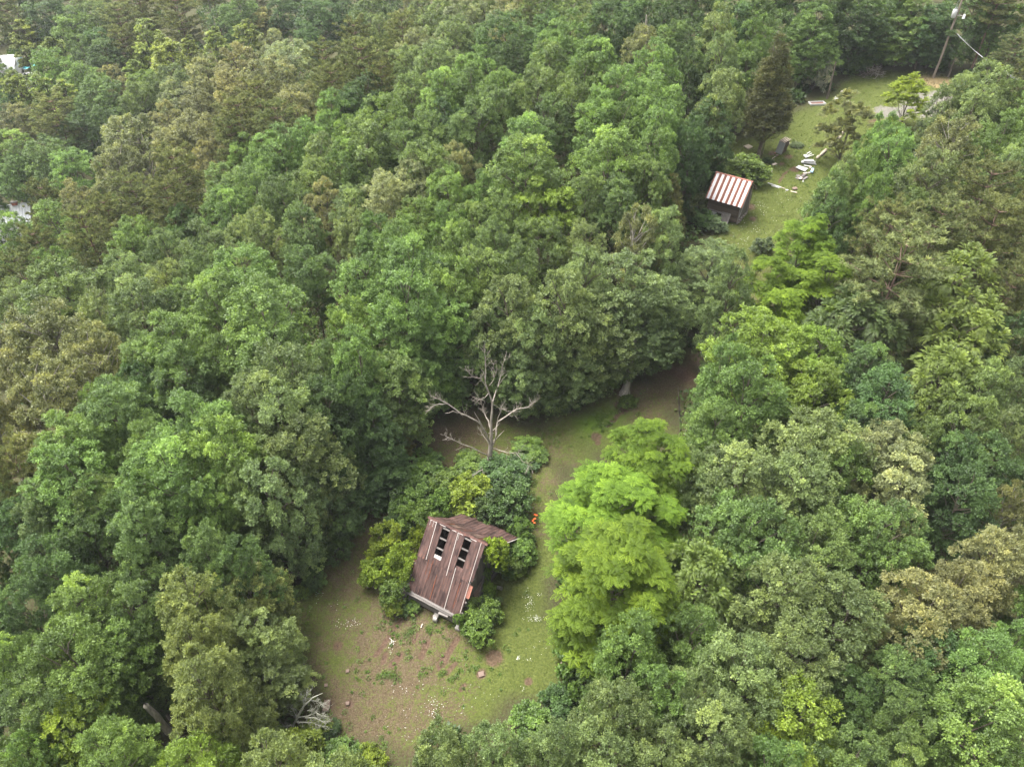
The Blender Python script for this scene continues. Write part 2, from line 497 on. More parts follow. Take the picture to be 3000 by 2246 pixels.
def ground_mat():
    m, nt, out = new_mat('grass_and_litter')
    tc = N(nt, 'ShaderNodeTexCoord'); vec = tc.outputs['Object']
    a = N(nt, 'ShaderNodeAttribute'); a.attribute_name = 'zone_a'
    b = N(nt, 'ShaderNodeAttribute'); b.attribute_name = 'zone_b'
    sa = N(nt, 'ShaderNodeSeparateColor'); nt.links.new(a.outputs['Color'], sa.inputs[0])
    sb = N(nt, 'ShaderNodeSeparateColor'); nt.links.new(b.outputs['Color'], sb.inputs[0])
    opn, grn, soil = sa.outputs[0], sa.outputs[1], sa.outputs[2]
    grav, dry, lush = sb.outputs[0], sb.outputs[1], sb.outputs[2]
    n_big = noise(nt, vec, 0.35, 4, 0.6)
    n_mid = noise(nt, vec, 1.6, 5, 0.62)
    n_fin = noise(nt, vec, 7.0, 4, 0.65)
    n_xf = noise(nt, vec, 12.0, 6, 0.75)
    litter = ramp(nt, n_xf, [(0.3, (0.03, 0.022, 0.013)), (0.46, (0.068, 0.050, 0.029)), (0.58, (0.105, 0.08, 0.05)), (0.7, (0.18, 0.145, 0.1))])
    grass = ramp(nt, n_fin, [(0.28, (0.034, 0.047, 0.01)), (0.5, (0.062, 0.08, 0.017)), (0.72, (0.1, 0.115, 0.03))])
    gsel = math_n(nt, 'ADD', grn, math_n(nt, 'MULTIPLY', math_n(nt, 'SUBTRACT', n_mid, 0.5), 1.3))
    gsel = math_n(nt, 'ADD', gsel, math_n(nt, 'MULTIPLY', math_n(nt, 'SUBTRACT', n_big, 0.5), 0.9))
    gsel = math_n(nt, 'ADD', gsel, math_n(nt, 'MULTIPLY', math_n(nt, 'SUBTRACT', n_fin, 0.5), 1.9))
    gs = ramp(nt, gsel, [(0.22, 0.0), (0.62, 0.92)])
    c = mixc(nt, gs, litter, grass)
    c = mixc(nt, math_n(nt, 'MULTIPLY', lush, 0.75), c, (0.085, 0.15, 0.018))
    redsoil = ramp(nt, n_fin, [(0.3, (0.05, 0.03, 0.022)), (0.7, (0.12, 0.074, 0.055))])
    so = ramp(nt, math_n(nt, 'ADD', soil, math_n(nt, 'MULTIPLY', math_n(nt, 'SUBTRACT', n_fin, 0.5), 0.7)), [(0.3, 0.0), (0.6, 0.85)])
    c = mixc(nt, so, c, redsoil)
    gr = ramp(nt, math_n(nt, 'ADD', grav, math_n(nt, 'MULTIPLY', math_n(nt, 'SUBTRACT', n_mid, 0.5), 1.0)), [(0.4, 0.0), (0.6, 0.9)])
    c = mixc(nt, gr, c, ramp(nt, n_xf, [(0.3, (0.1, 0.09, 0.075)), (0.7, (0.19, 0.178, 0.16))]))
    dr = ramp(nt, math_n(nt, 'ADD', dry, math_n(nt, 'MULTIPLY', math_n(nt, 'SUBTRACT', n_mid, 0.5), 1.0)), [(0.35, 0.0), (0.6, 0.9)])
    c = mixc(nt, dr, c, ramp(nt, n_fin, [(0.3, (0.15, 0.11, 0.055)), (0.7, (0.25, 0.19, 0.1))]))
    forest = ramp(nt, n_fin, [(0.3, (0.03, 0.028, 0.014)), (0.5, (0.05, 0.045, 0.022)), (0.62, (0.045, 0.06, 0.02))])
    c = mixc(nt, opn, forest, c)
    hgt = math_n(nt, 'ADD', n_fin, math_n(nt, 'MULTIPLY', n_xf, 0.6))
    principled(nt, out, c, 0.95, 0.1, bump=hgt, bump_s=0.9, bump_d=0.09)
    return m
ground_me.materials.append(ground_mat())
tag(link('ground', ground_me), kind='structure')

# ------------------------------------------------------------------ generic pieces for buildings
def hewn(name, seed, jitter=0.06, nseg=8, sub=2):
    """a squared timber, unit size, with uneven faces"""
    r = np.random.default_rng(seed)
    xs = np.linspace(-.5, .5, nseg + 1)
    prof = np.array([(-.5, -.5), (0, -.52), (.5, -.5), (.52, 0), (.5, .5), (0, .52), (-.5, .5), (-.52, 0)])
    k = len(prof)
    V = []
    for x in xs:
        p = prof * (1 + r.uniform(-jitter, jitter, (k, 2)))
        V.append(np.column_stack([np.full(k, x), p]))
    V = np.concatenate(V)
    F = []
    for i in range(nseg):
        for j in range(k):
            F.append((i * k + j, i * k + (j + 1) % k, (i + 1) * k + (j + 1) % k, (i + 1) * k + j))
    e0 = [tuple(range(k))[::-1]]; e1 = [tuple(nseg * k + j for j in range(k))]
    return np_mesh(name, V, [np.array(F), np.array(e0), np.array(e1)])

BOX = {}
def unit_box(mat, variant=0):
    key = (mat, variant)
    if key not in BOX:
        if variant:
            me = hewn('timber', variant * 7 + 3)
        else:
            v = [(x, y, z) for x in (-.5, .5) for y in (-.5, .5) for z in (-.5, .5)]
            f = [(0, 1, 3, 2), (4, 6, 7, 5), (0, 4, 5, 1), (2, 3, 7, 6), (0, 2, 6, 4), (1, 5, 7, 3)]
            me = np_mesh('block', v, np.array(f))
        me.materials.append(MAT[mat])
        BOX[key] = me
    return BOX[key]

def piece(name, parent, mat, center, size, rot=(0, 0, 0), variant=0, M=None):
    o = link(name, unit_box(mat, variant), parent)
    o.location = center
    o.scale = size
    o.rotation_euler = rot
    return o

def frame_of(e1, origin, z0):
    """world matrix for a building: x along the ridge, y up the picture, z up"""
    a = math.atan2(e1[1], e1[0])
    return Matrix.Translation((origin[0], origin[1], z0)) @ Matrix.Rotation(a, 4, 'Z')

def aligned(o, p0, p1, width, thick, up=(0, 0, 1)):
    """lay a unit timber from p0 to p1"""
    p0, p1 = Vector(p0), Vector(p1)
    d = (p1 - p0)
    x = d.normalized(); u = Vector(up)
    y = u.cross(x)
    if y.length < 1e-4: y = Vector((0, 1, 0))
    y.normalize(); z = x.cross(y)
    m = Matrix((x, y, z)).transposed().to_4x4()
    o.matrix_local = Matrix.Translation((p0 + p1) / 2) @ m @ Matrix.Diagonal((d.length, width, thick, 1))
    return o

def stick(name, parent, mat, p0, p1, width, thick, up=(0, 0, 1), variant=0):
    return aligned(link(name, unit_box(mat, variant), parent), p0, p1, width, thick, up)

def crimp_sheet(w, l, center_rib=True, rib=0.014, seed=0, edge_attr=False, ny=6):
    """a crimped metal roofing sheet, x across 0..w, y down the slope 0..l, real thickness"""
    r = np.random.default_rng(seed)
    cs = [(0, 0), (0.014, rib), (0.04, rib), (0.055, 0)]
    if center_rib:
        cs += [(w / 2 - .028, 0), (w / 2 - .012, rib), (w / 2 + .012, rib), (w / 2 + .028, 0)]
    cs += [(w - 0.055, 0), (w - 0.04, rib), (w - 0.014, rib), (w, 0)]
    cs = np.array(cs)
    ys = np.linspace(0, l, ny + 1)
    k = len(cs)
    top = []
    for j, y in enumerate(ys):
        wav = r.uniform(-.006, .006, k)
        top.append(np.column_stack([cs[:, 0], np.full(k, y) + (r.uniform(-.015, .015, k) if j in (0, ny) else 0), cs[:, 1] + wav]))
    top = np.concatenate(top)
    bot = top - np.array([0, 0, 0.006])
    i = (np.arange(ny)[:, None] * k + np.arange(k - 1)[None, :]).ravel()
    f1 = np.stack([i, i + 1, i + k + 1, i + k], 1)
    n = len(top)
    f2 = f1[:, ::-1] + n
    attrs = None
    if edge_attr:
        d = np.minimum(cs[:, 0], w - cs[:, 0])
        e = np.where(d < 0.07, 0.9, 0.0)
        attrs = {'edge': np.tile(np.concatenate([e]), 2 * (ny + 1))}
    return np_mesh('roof_sheet', np.concatenate([top, bot]), np.concatenate([f1, f2]), None, attrs)

# ------------------------------------------------------------------ the old barn
BL, HR, HE = 4.6, 5.5, 1.23
bz = 0.0
barn = empty('barn')
barn.matrix_world = frame_of((0.8727, -0.4882), (-5.81, 32.02), bz)
tag(barn, 'collapsing grey log barn under a steep rusted metal roof with two open strips', 'barn')
rb = random.Random(11)
S1 = Vector((0, -3.56, HE - HR)); L1 = S1.length; S1n = S1.normalized()
def slope_matrix(orig, down, flip):
    """local sheet frame: x along the ridge, y down the slope, z outward"""
    x = Vector((1, 0, 0)); y = Vector(down).normalized(); z = x.cross(y)
    if z.z < 0:
        x = -x; z = x.cross(y)
    m = Matrix((x, y, z)).transposed().to_4x4()
    return Matrix.Translation(orig) @ m
def sheet(parent, name, x0, w, s0, l, orig, down, mat, tint=1.0, lift=0.0, seed=0, back=False, rib=0.013, warm=0.0, edge_attr=False):
    me = crimp_sheet(w, l, True, rib, seed, edge_attr)
    me.materials.append(MAT[mat])
    o = link(name, me, parent)
    m = slope_matrix(orig, down, back)
    xx = (x0 + w) if m.col[0][0] < 0 else x0
    o.matrix_local = m @ Matrix.Translation(((xx if m.col[0][0] > 0 else -xx), s0, lift)) @ Matrix.Rotation(rb.uniform(-.006, .008), 4, 'X') @ Matrix.Rotation(rb.uniform(-.02, .02), 4, 'Y')
    o.color = (tint * (1 + warm), tint, tint * (1 - warm * .5), 1)
    return o
SW = 0.635
front_rows = []
RIDGE = Vector((0, 0, HR))
# columns of sheets on the front slope; two columns lost their upper sheets and show the purlins
for i in range(8):
    x0 = -0.12 + i * SW * 0.955
    w = SW if i < 7 else 0.42
    shift = 0.13 + 0.035 * i / 7
    upper_l = 2.95 + rb.uniform(-.1, .1)
    low0 = upper_l - 0.18
    lowl = L1 + 0.12 - low0 + rb.uniform(-.05, .05)
    t = rb.uniform(0.86, 1.12)
    skew = 0.21 / L1
    if i in (2, 5):
        gap0, gap1 = 0.12, (2.35 if i == 2 else 2.42)
        sheet(barn, 'roof_sheet', x0 + skew * gap1, w, gap1, low0 + 0.2 - gap1, RIDGE, S1, 'rust', t * 1.05, 0.012, 20 + i)
        e = sheet(barn, 'torn_edge', x0 + skew * gap1 + .02, w - .04, gap1 - .1, .26, RIDGE, S1, 'white_strip' if i == 2 else 'rust', 1.6, .03, 60 + i)
        tag(e, 'bare bright torn end of a sheet below the roof hole' if i == 2 else 'jagged rusty torn end of a sheet below the roof hole')
    else:
        sheet(barn, 'roof_sheet', x0 + 0.03, w, 0.03, upper_l, RIDGE, S1, 'rust', t, 0.012, 20 + i)
    if i < 7:
        sheet(barn, 'roof_sheet', x0 + skew * low0, w, low0, lowl, RIDGE, S1, 'rust', rb.uniform(0.82, 1.1), 0.0, 40 + i)
    else:
        sheet(barn, 'roof_sheet', x0 + skew * low0 - .1, .36, low0 + .4, lowl - .4, RIDGE, S1, 'rust', 1.0, 0.0, 40 + i)
o = sheet(barn, 'roof_sheet', 4.42, .3, 3.15, .95, RIDGE, S1, 'rust', 2.2, 0.045, 77, warm=.3)
tag(o, 'bright orange rusted scrap of roof sheet at the right edge')
o = sheet(barn, 'roof_sheet', -0.42, .5, 3.3, .75, RIDGE, S1, 'rust', 1.15, -0.03, 78, warm=.2)
tag(o, 'ragged reddish scrap sticking out at the left edge of the roof')
# pale bare metal strips over some seams
for xa, sa, xb, sb, ww in ((.58, .06, .70, 2.9, .035), (2.40, .1, 2.56, 3.3, .035), (4.27, .05, 4.43, L1, .03), (3.06, 2.5, 3.2, L1, .035), (2.5, .12, 2.53, .62, .02), (.36, .1, .38, .55, .02), (.1, .15, .12, .5, .02)):
    p0 = RIDGE + S1n * sa + Vector((xa, 0, 0)); p1 = RIDGE + S1n * sb + Vector((xb, 0, 0))
    nrm = Vector((1, 0, 0)).cross(S1n);  nrm = nrm if nrm.z > 0 else -nrm
    stick('seam_strip', barn, 'white_strip', p0 + nrm * .042, p1 + nrm * .042, ww, .016, up=nrm)
for xa, sa, xb, sb, ww in ((1.86, 3.6, 1.93, 5.4, .03), (3.75, 3.3, 3.8, 5.2, .025), (1.25, 2.7, 1.3, 4.2, .022), (.9, 2.8, 1.0, 3.9, .022)):
    p0 = RIDGE + S1n * sa + Vector((xa, 0, 0)); p1 = RIDGE + S1n * sb + Vector((xb, 0, 0))
    nrm = Vector((1, 0, 0)).cross(S1n);  nrm = nrm if nrm.z > 0 else -nrm
    o = stick('seam_strip', barn, 'rust', p0 + nrm * .035, p1 + nrm * .035, ww, .014, up=nrm)
    o.color = (3.2, 1.9, 1.2, 1)
# ridge cap
for a, b in ((-.2, 1.6), (1.6, 3.2), (3.2, 4.75)):
    for sgn, dn in ((-1, S1n), (1, Vector((0, 2.12, -2.5)).normalized())):
        p0 = Vector((a, 0, HR + .05)); p1 = Vector((b, 0, HR + .05)); off = dn * .07
        o = stick('ridge_cap', barn, 'rust', p0 + off, p1 + off, .17, .008, up=Vector((1, 0, 0)).cross(dn) * (1 if sgn > 0 else -1))
        o.color = (1.6, 1.45, 1.4, 1)
for xa, l in ((.05, .18), (.85, .5), (1.9, .35), (2.4, .4), (3.4, .5), (.3, .3)):
    p = RIDGE + S1n * .16 + Vector((xa, 0, .04))
    stick('ridge_scrap', barn, 'white_strip', p, p + Vector((l, -.01, 0)), .04, .012, up=Vector((0, -.7, .6)))
# back slope in two flights: steep above, flatter below
KP = Vector((0, 2.12, HR - 2.5)); BACK1 = Vector((0, 2.12, -2.5)); BACK2 = Vector((0, 2.25, -1.75))
for i in range(8):
    x0 = -0.15 + i * SW * 0.95
    sheet(barn, 'roof_sheet', x0, SW, 0.03, BACK1.length + .05, RIDGE, BACK1, 'rust', rb.choice((.8, .9, 1.0, 1.15, 1.3)), 0.012, 90 + i, back=True)
    sheet(barn, 'roof_sheet', x0 + .06, SW, -.05, BACK2.length + rb.uniform(-.1, .15), KP, BACK2, 'rust', rb.choice((.8, .9, 1.0, 1.1)), 0.0, 110 + i, back=True)
for i, (x0, s0, l) in enumerate(((1.35, .35, 1.1), (3.05, .6, 1.4))):
    o = sheet(barn, 'roof_sheet', x0, SW, s0, l, RIDGE, BACK1, 'rust', 1.5, 0.045, 130 + i, back=True)
    o.color = (1.55, 1.75, 1.6, 1)
for (x, s) in ((3.9, 0.15), (2.4, .9), (1.2, .3)):
    p = RIDGE + BACK1.normalized() * s + Vector((x, 0, .06))
    o = stick('seam_strip', barn, 'rust', p, p + BACK1.normalized() * 1.6, .05, .012, up=(0, .7, .7)); o.color = (2.8, 1.4, .9, 1)
stick('rake_board', barn, 'white_strip', KP + Vector((4.78, .1, -.06)), KP + BACK2 + Vector((4.92, 0, -.03)), .05, .05)
# purlins and rafters under the metal
for s in (.25, 1.0, 1.74, 2.62, 3.5, 4.4, 5.2):
    p = RIDGE + S1n * s + Vector((0, 0, -.07))
    stick('purlin', barn, 'wood_grey', p + Vector((-.1, 0, 0)), p + Vector((4.6, 0, 0)), .12, .035, up=(0, -.77, .64))
for s in (.5, 1.3, 2.1, 2.9):
    p = RIDGE + BACK1.normalized() * s + Vector((0, 0, -.07))
    stick('purlin', barn, 'wood_grey', p + Vector((-.1, 0, 0)), p + Vector((4.65, 0, 0)), .12, .035, up=(0, .77, .64))
for x in (.08, 2.3, 4.42):
    stick('rafter', barn, 'wood_grey', (x, -3.4, HE - .0), (x, 0, HR - .16), .07, .12)
    stick('rafter', barn, 'wood_grey', (x, 3.95, 1.2), (x, 2.1, HR - 2.68), .07, .12)
    stick('rafter', barn, 'wood_grey', (x, 2.1, HR - 2.68), (x, 0, HR - .16), .07, .12)
# front log wall
zz = 0.12
for k, hh in enumerate((.24, .22, .24, .2, .2)):
    stick('log', barn, 'wood_grey', (-.32 + rb.uniform(-.1, .15), -3.5 - .02 * k, zz + hh / 2), (4.62 + rb.uniform(-.1, .12), -3.53 - .02 * k, zz + hh / 2 + rb.uniform(-.02, .02)), .22, hh * .93, variant=1 + k % 3)
    zz += hh + .012
stick('plate_board', barn, 'wood_grey', (.0, -3.72, 1.16), (3.9, -3.70, 1.12), .16, .06, variant=2)
stick('plate_board', barn, 'wood_grey', (2.9, -3.86, .98), (3.65, -3.8, 1.0), .2, .05, variant=1)
# log ends of the left wall poking past the corner, and the left wall itself
zz = 0.12
for k, hh in enumerate((.24, .22, .24, .22, .22, .2)):
    stick('log', barn, 'wood_grey', (-.05, -3.95 + rb.uniform(-.12, .1), zz + hh / 2 + .1), (-.02, 3.9, zz + hh / 2 + .1), .22, hh * .92, variant=1 + (k + 1) % 3)
    zz += hh + .012
for k in range(5):
    stick('log', barn, 'wood_grey', (-.42 + rb.uniform(-.1, .1), -3.62 + .22 * k, 1.25 + .1 * k), (.1, -3.5 + .25 * k, 1.22 + .1 * k), .18, .15, variant=1 + k % 3)
zz = .12
for k in range(4):
    stick('log', barn, 'wood_grey', (-.2, 3.85, zz + .12), (4.6, 3.85, zz + .12), .2, .22, variant=1 + k % 3); zz += .25
# boarded gables: vertical boards up to the roof line
def roof_z(y):
    if y < 0: return HR + y * (HR - HE) / 3.56
    if y < 2.12: return HR - y * 2.5 / 2.12
    return HR - 2.5 - (y - 2.12) * 1.75 / 2.25
for xg, side in ((4.5, 'r'), (0.02, 'l')):
    y = -3.45
    while y < 3.8:
        w = rb.uniform(.2, .27)
        ztop = min(roof_z(y), roof_z(y + w)) - .14
        z0 = .3
        if side == 'r' and -1.75 < y < -.55: z0 = 1.75        # the doorway
        if side == 'r' and rb.random() < .08: y += w; continue
        if ztop > z0 + .25:
            stick('plank', barn, 'wood_grey', (xg + rb.uniform(-.02, .03), y + w / 2, z0 + rb.uniform(-.1, .12)), (xg + rb.uniform(-.02, .02), y + w / 2, ztop), w * .94, .03, up=(1, 0, 0))
        y += w
for k in range(3):
    stick('log', barn, 'wood_grey', (4.5, -3.6, .16 + .25 * k), (4.5, -1.85, .16 + .25 * k), .18, .22, variant=1 + k)
    stick('log', barn, 'wood_grey', (4.5, -.5, .16 + .25 * k), (4.5, 3.9, .16 + .25 * k), .18, .22, variant=1 + k)
# the doorway: a propped broken door and a slanting brace
dr = empty('door'); dr.parent = barn
for k in range(4):
    stick('plank', dr, 'wood_grey', (5.05 - .02 * k, -1.5 + .25 * k, .05), (4.72, -1.5 + .25 * k + .15, 1.35 + .16 * k), .23, .035, up=(1, 0, .2))
stick('ledge_board', dr, 'wood_grey', (4.93, -1.6, .5), (4.9, -.6, .62), .12, .035, up=(1, 0, .2))
stick('brace', barn, 'wood_grey', (4.95, -1.95, .9), (4.65, -.5, 2.35), .2, .04, up=(1, 0, .2))
stick('post', barn, 'wood_pale', (4.72, 2.1, .05), (4.72, 2.2, 2.4), .16, .14, variant=1)
stick('post', barn, 'wood_grey', (4.72, 3.6, .05), (4.76, 3.7, 1.5), .16, .14, variant=2)
stick('post', barn, 'wood_grey', (4.56, -3.62, .02), (4.6, -3.66, 1.35), .2, .2, variant=3)
stick('rail', barn, 'wood_grey', (4.8, -.4, 1.0), (4.8, 3.6, 1.1), .14, .05, up=(1, 0, 0))
fl = piece('dirt_floor', barn, 'barn_floor', (2.25, .1, .02), (4.4, 7.4, .1))
for (x, y) in ((2.55, -3.72), (.1, -3.7), (4.4, -3.7)):
    o = piece('pier_stone', barn, 'concrete', (x, y, .0), (.34, .42, .42), (0, 0, rb.uniform(-.2, .2)), variant=2)
o = piece('pier_stone', barn, 'concrete', (2.62, -3.98, -.02), (.3, .3, .5), (.15, 0, .2), variant=1)

# ------------------------------------------------------------------ the small shed with the striped roof
SB = 7.55
shed = empty('shed')
sz_r = 12.0
shed.matrix_world = frame_of((0.8140, -0.5808), (22.63, 74.87), T1(24.5, 73.0))
sb0 = T1(24.5, 73.0)
tag(shed, 'small brown plank shed with a white and rust striped metal roof', 'shed')
HRs, HEs = sz_r - sb0, sz_r - 2.31 - sb0
LS = 4.26
FS = Vector((0, -1.92, HEs - HRs)); BS = Vector((0, 1.95, -1.65))
for k, sl in enumerate((FS, BS)):
    for i in range(7):
        x0 = i * LS / 7
        sheet(shed, 'roof_sheet', x0, LS / 7 - .004, 0.02, sl.length, Vector((0, 0, HRs)), sl, 'shed_roof', 1, 0, 200 + i + 10 * k, back=k == 1, rib=.03, edge_attr=True)
for a, b in ((-.02, 1.5), (1.5, 3.0), (3.0, LS + .02)):
    for dn, s in ((FS.normalized(), -1), (BS.normalized(), 1)):
        o = stick('ridge_cap', shed, 'rust', Vector((a, 0, HRs + .05)) + dn * .07, Vector((b, 0, HRs + .05)) + dn * .07, .15, .008, up=Vector((1, 0, 0)).cross(dn) * s)
        o.color = (3.4, 2.6, 2.2, 1)
rs = random.Random(4)
x_l, x_r, y_f, y_b = .25, 3.95, -1.45, 1.4
# front wall: horizontal boards with a low opening at the left, closed by a leaning batten door
z = .12
while z < HEs + .35:
    h = rs.uniform(.15, .2)
    x0 = x_l
    if z < .75: x0 = 2.05
    o = stick('plank', shed, 'wood_brown', (x0, y_f - rs.uniform(0, .03), z + h / 2), (x_r, y_f - rs.uniform(0, .03), z + h / 2 + rs.uniform(-.012, .012)), h * .95, .03, up=(0, -1, 0))
    if .75 > z: stick('plank', shed, 'wood_brown', (x_l, y_f, z + h / 2), (.75, y_f, z + h / 2), h * .95, .03, up=(0, -1, 0))
    z += h
stick('lintel_board', shed, 'wood_grey', (.5, y_f - .06, .82), (2.2, y_f - .06, .78), .2, .03, up=(0, -1, 0))
sd_ = empty('door'); sd_.parent = shed
for k in range(6):
    stick('plank', sd_, 'wood_grey', (2.2 + .17 * k, y_f - .55, .0), (2.2 + .17 * k, y_f - .1, 1.02), .15, .03, up=(0, -1, .3))
stick('ledge_board', sd_, 'wood_grey', (2.15, y_f - .22, .8), (3.15, y_f - .22, .8), .1, .03, up=(0, -1, .3))
stick('white_board', shed, 'white_paint', (.75, y_f + .1, .15), (1.3, y_f + .12, .7), .4, .02, up=(0, -1, 0))
# right gable wall: upright boards, a corner post and pale trims
y = y_f
while y < y_b:
    w = .2
    zt = HRs - abs(y + w / 2) * (1.2 if y < 0 else .85) - .12
    stick('plank', shed, 'wood_grey', (x_r, y + w / 2, .35), (x_r, y + w / 2, zt), w * .95, .03, up=(1, 0, 0))
    y += w
    stick('plank', shed, 'wood_brown', (x_l, y - w / 2, .1), (x_l, y - w / 2, zt), w * .95, .03, up=(1, 0, 0))
z = .1
while z < 1.9:
    stick('plank', shed, 'wood_brown', (x_l, y_b, z + .1), (x_r, y_b, z + .1), .19, .03, up=(0, 1, 0)); z += .2
stick('corner_post', shed, 'wood_grey', (x_r + .05, y_f - .03, .0), (x_r + .05, y_f - .03, HEs + .05), .1, .1, variant=1)
stick('corner_post', shed, 'wood_grey', (x_r + .05, y_b, .0), (x_r + .05, y_b, HEs + .3), .1, .1, variant=1)
stick('trim_board', shed, 'wood_pale', (x_r + .12, 1.05, .1), (x_r + .12, 1.0, HRs - 1.05), .1, .04, up=(1, 0, 0))
stick('trim_board', shed, 'white_paint', (x_r + .1, -1.42, .85), (x_r + .1, .4, HRs - .75), .07, .03, up=(1, 0, 0))
stick('rake_board', shed, 'white_strip', Vector((LS - .03, 0, HRs - .06)), Vector((LS - .03, 0, HRs - .06)) + FS, .05, .06)
stick('rake_board', shed, 'wood_brown', Vector((LS - .03, 0, HRs - .06)), Vector((LS - .03, 0, HRs - .06)) + BS, .05, .12)
# fieldstone underpinning along the right side
for k in range(9):
    for j in range(3):
        piece('stone', shed, 'concrete' if (k + j) % 2 else 'stone_pink', (x_r + .06, y_f + .15 + k * .3 + (.12 if j % 2 else 0), .02 + j * .15), (.16, rs.uniform(.2, .27), .13), (0, 0, rs.uniform(-.2, .2)), variant=1 + (k + j) % 3)

# ------------------------------------------------------------------ roofs down in the valley on the left
def gable_house(name, label, cat, corner_px, hw, ridge_dir, L, W, hwall, rise, roofmat, chimney=None):
    p, _ = ground(*corner_px, h=hwall)
    base = T1(p[0], p[1])
    hobj = empty(name)
    hobj.matrix_world = frame_of(ridge_dir, (p[0], p[1]), base)
    tag(hobj, label, cat)
    # x from -L to 0 (far end at the corner), y from -W to 0
    for (y, nm) in ((0, 'wall'), (-W, 'wall')):
        piece(nm, hobj, 'siding', (-L / 2, y - (.1 if y == 0 else -.1), hwall / 2 - 1), (L, .2, hwall + 2))
    for x in (-.1, -L + .1):
        piece('wall', hobj, 'siding', (x, -W / 2, hwall / 2 - 1), (.2, W - .41, hwall + 2))
        v = np.array([(x - .1, -W + .2, hwall), (x + .1, -W + .2, hwall), (x - .1, -.2, hwall), (x + .1, -.2, hwall), (x - .1, -W / 2, hwall + rise - .15), (x + .1, -W / 2, hwall + rise - .15)])
        g = np_mesh('gable', v, [np.array([(0, 2, 4), (1, 5, 3)]), np.array([(0, 4, 5, 1), (2, 3, 5, 4), (0, 1, 3, 2)])], MAT['siding'])
        link('gable', g, hobj)
    sl = math.hypot(W / 2 + .4, rise)
    n = int(L / .9)
    for sgn in (1, -1):
        down = Vector((0, sgn * (W / 2 + .4), -rise * (W / 2 + .4) / (W / 2)))
        for i in range(n):
            sheet(hobj, 'roof_sheet', -L - .3 + i * (L + .6) / n, (L + .6) / n - .003, 0, down.length, Vector((0, -W / 2, hwall + rise)), down, roofmat, 1, 0.0, 300 + i % 5, back=sgn > 0, rib=.03)
    stick('ridge_cap', hobj, roofmat, (-L - .3, -W / 2, hwall + rise + .05), (.3, -W / 2, hwall + rise + .05), .3, .03)
    for k in range(3):
        wd = empty('window'); wd.parent = hobj
        xx = -1.6 - k * 3.0
        piece('frame', wd, 'white_paint', (xx, -W - .02, 1.6), (1.1, .08, 1.3))
        piece('pane', wd, 'glass_dark', (xx, -W - .075, 1.6), (.9, .03, 1.1))
    return hobj, hwall + rise
h1, top1 = gable_house('house', 'house with a bright white metal roof and small red chimney at the left edge', 'house', (104, 596), 0, (0.95, 0.3), 14, 6.4, 3.2, 1.7, 'roof_white')
piece('chimney', h1, 'brick_red', (-2.2, -3.2, top1 + .1), (.9, .6, .7))
piece('chimney_cap', h1, 'concrete', (-2.2, -3.2, top1 + .5), (1.05, .75, .1))
tb = Tubes(6); tb.add([(-2.9, -3.0, top1 - .2), (-2.95, -3.0, top1 + 1.8)], [.06, .05])
link('vent_pipe', tb.mesh('vent_pipe', MAT['grey_metal']), h1)
h2, top2 = gable_house('house', 'distant pale grey roofed house beside a turquoise pool, far left', 'house', (62, 170), 0, (0.96, 0.28), 14, 9, 3.0, 2.0, 'roof_white')
for o in h2.children:
    if o.name.startswith('roof_sheet'): o.color = (.8, .8, .8, 1)
pp, _ = ground(88, 196, 1.0)
pz = T1(pp[0], pp[1])
pool = empty('swimming_pool', (pp[0], pp[1], pz)); tag(pool, 'round above-ground pool of turquoise water beside the distant pale house', 'swimming pool')
a = np.linspace(0, 2 * np.pi, 32, endpoint=False)
ro = 2.5
def ringwall(r0, r1, z0, z1):
    V = np.concatenate([np.column_stack([r * np.cos(a), r * np.sin(a), np.full(32, z)]) for r, z in ((r0, z0), (r0, z1), (r1, z1), (r1, z0))])
    F = []
    for k in range(4):
        for j in range(32):
            F.append((k * 32 + j, k * 32 + (j + 1) % 32, ((k + 1) % 4) * 32 + (j + 1) % 32, ((k + 1) % 4) * 32 + j))
    return V, np.array(F)
V, F = ringwall(ro, ro + .15, -.8, 1.25)
link('pool_wall', np_mesh('pool_wall', V, F, MAT['grey_metal']), pool)
link('water', np_mesh('water', np.column_stack([ro * np.cos(a), ro * np.sin(a), np.full(32, 1.12)]), np.arange(32)[None, :], MAT['pool_water']), pool)
pd, _ = ground(80, 214, .6)
deck = empty('pool_deck', (pd[0], pd[1], T1(pd[0], pd[1]))); tag(deck, 'low white painted deck just below the turquoise pool', 'deck')
for k in range(8):
    piece('plank', deck, 'white_paint', (-2 + k * .5, 0, .6), (.48, 2.2, .08))
for x in (-2, 1.5):
    for y in (-.9, .9): piece('leg', deck, 'wood_pale', (x, y, .0), (.12, .12, 1.1))
# ------------------------------------------------------------------ foliage builders
def unit(v):
    return v / (np.linalg.norm(v, axis=-1, keepdims=True) + 1e-9)

def sph(r, n):
    return unit(r.standard_normal((n, 3)))

def leaf_quads(c, d, side, l, w):
    """rhombic leaves: centre, axis, side, length, width"""
    l = np.broadcast_to(np.asarray(l, float), (len(c),))[:, None]; w = np.broadcast_to(np.asarray(w, float), (len(c),))[:, None]
    V = np.stack([c - d * l / 2, c + side * w / 2 - d * l * .05, c + d * l / 2, c - side * w / 2 - d * l * .05], 1).reshape(-1, 3)
    F = np.arange(len(c) * 4).reshape(-1, 4)
    return V, F

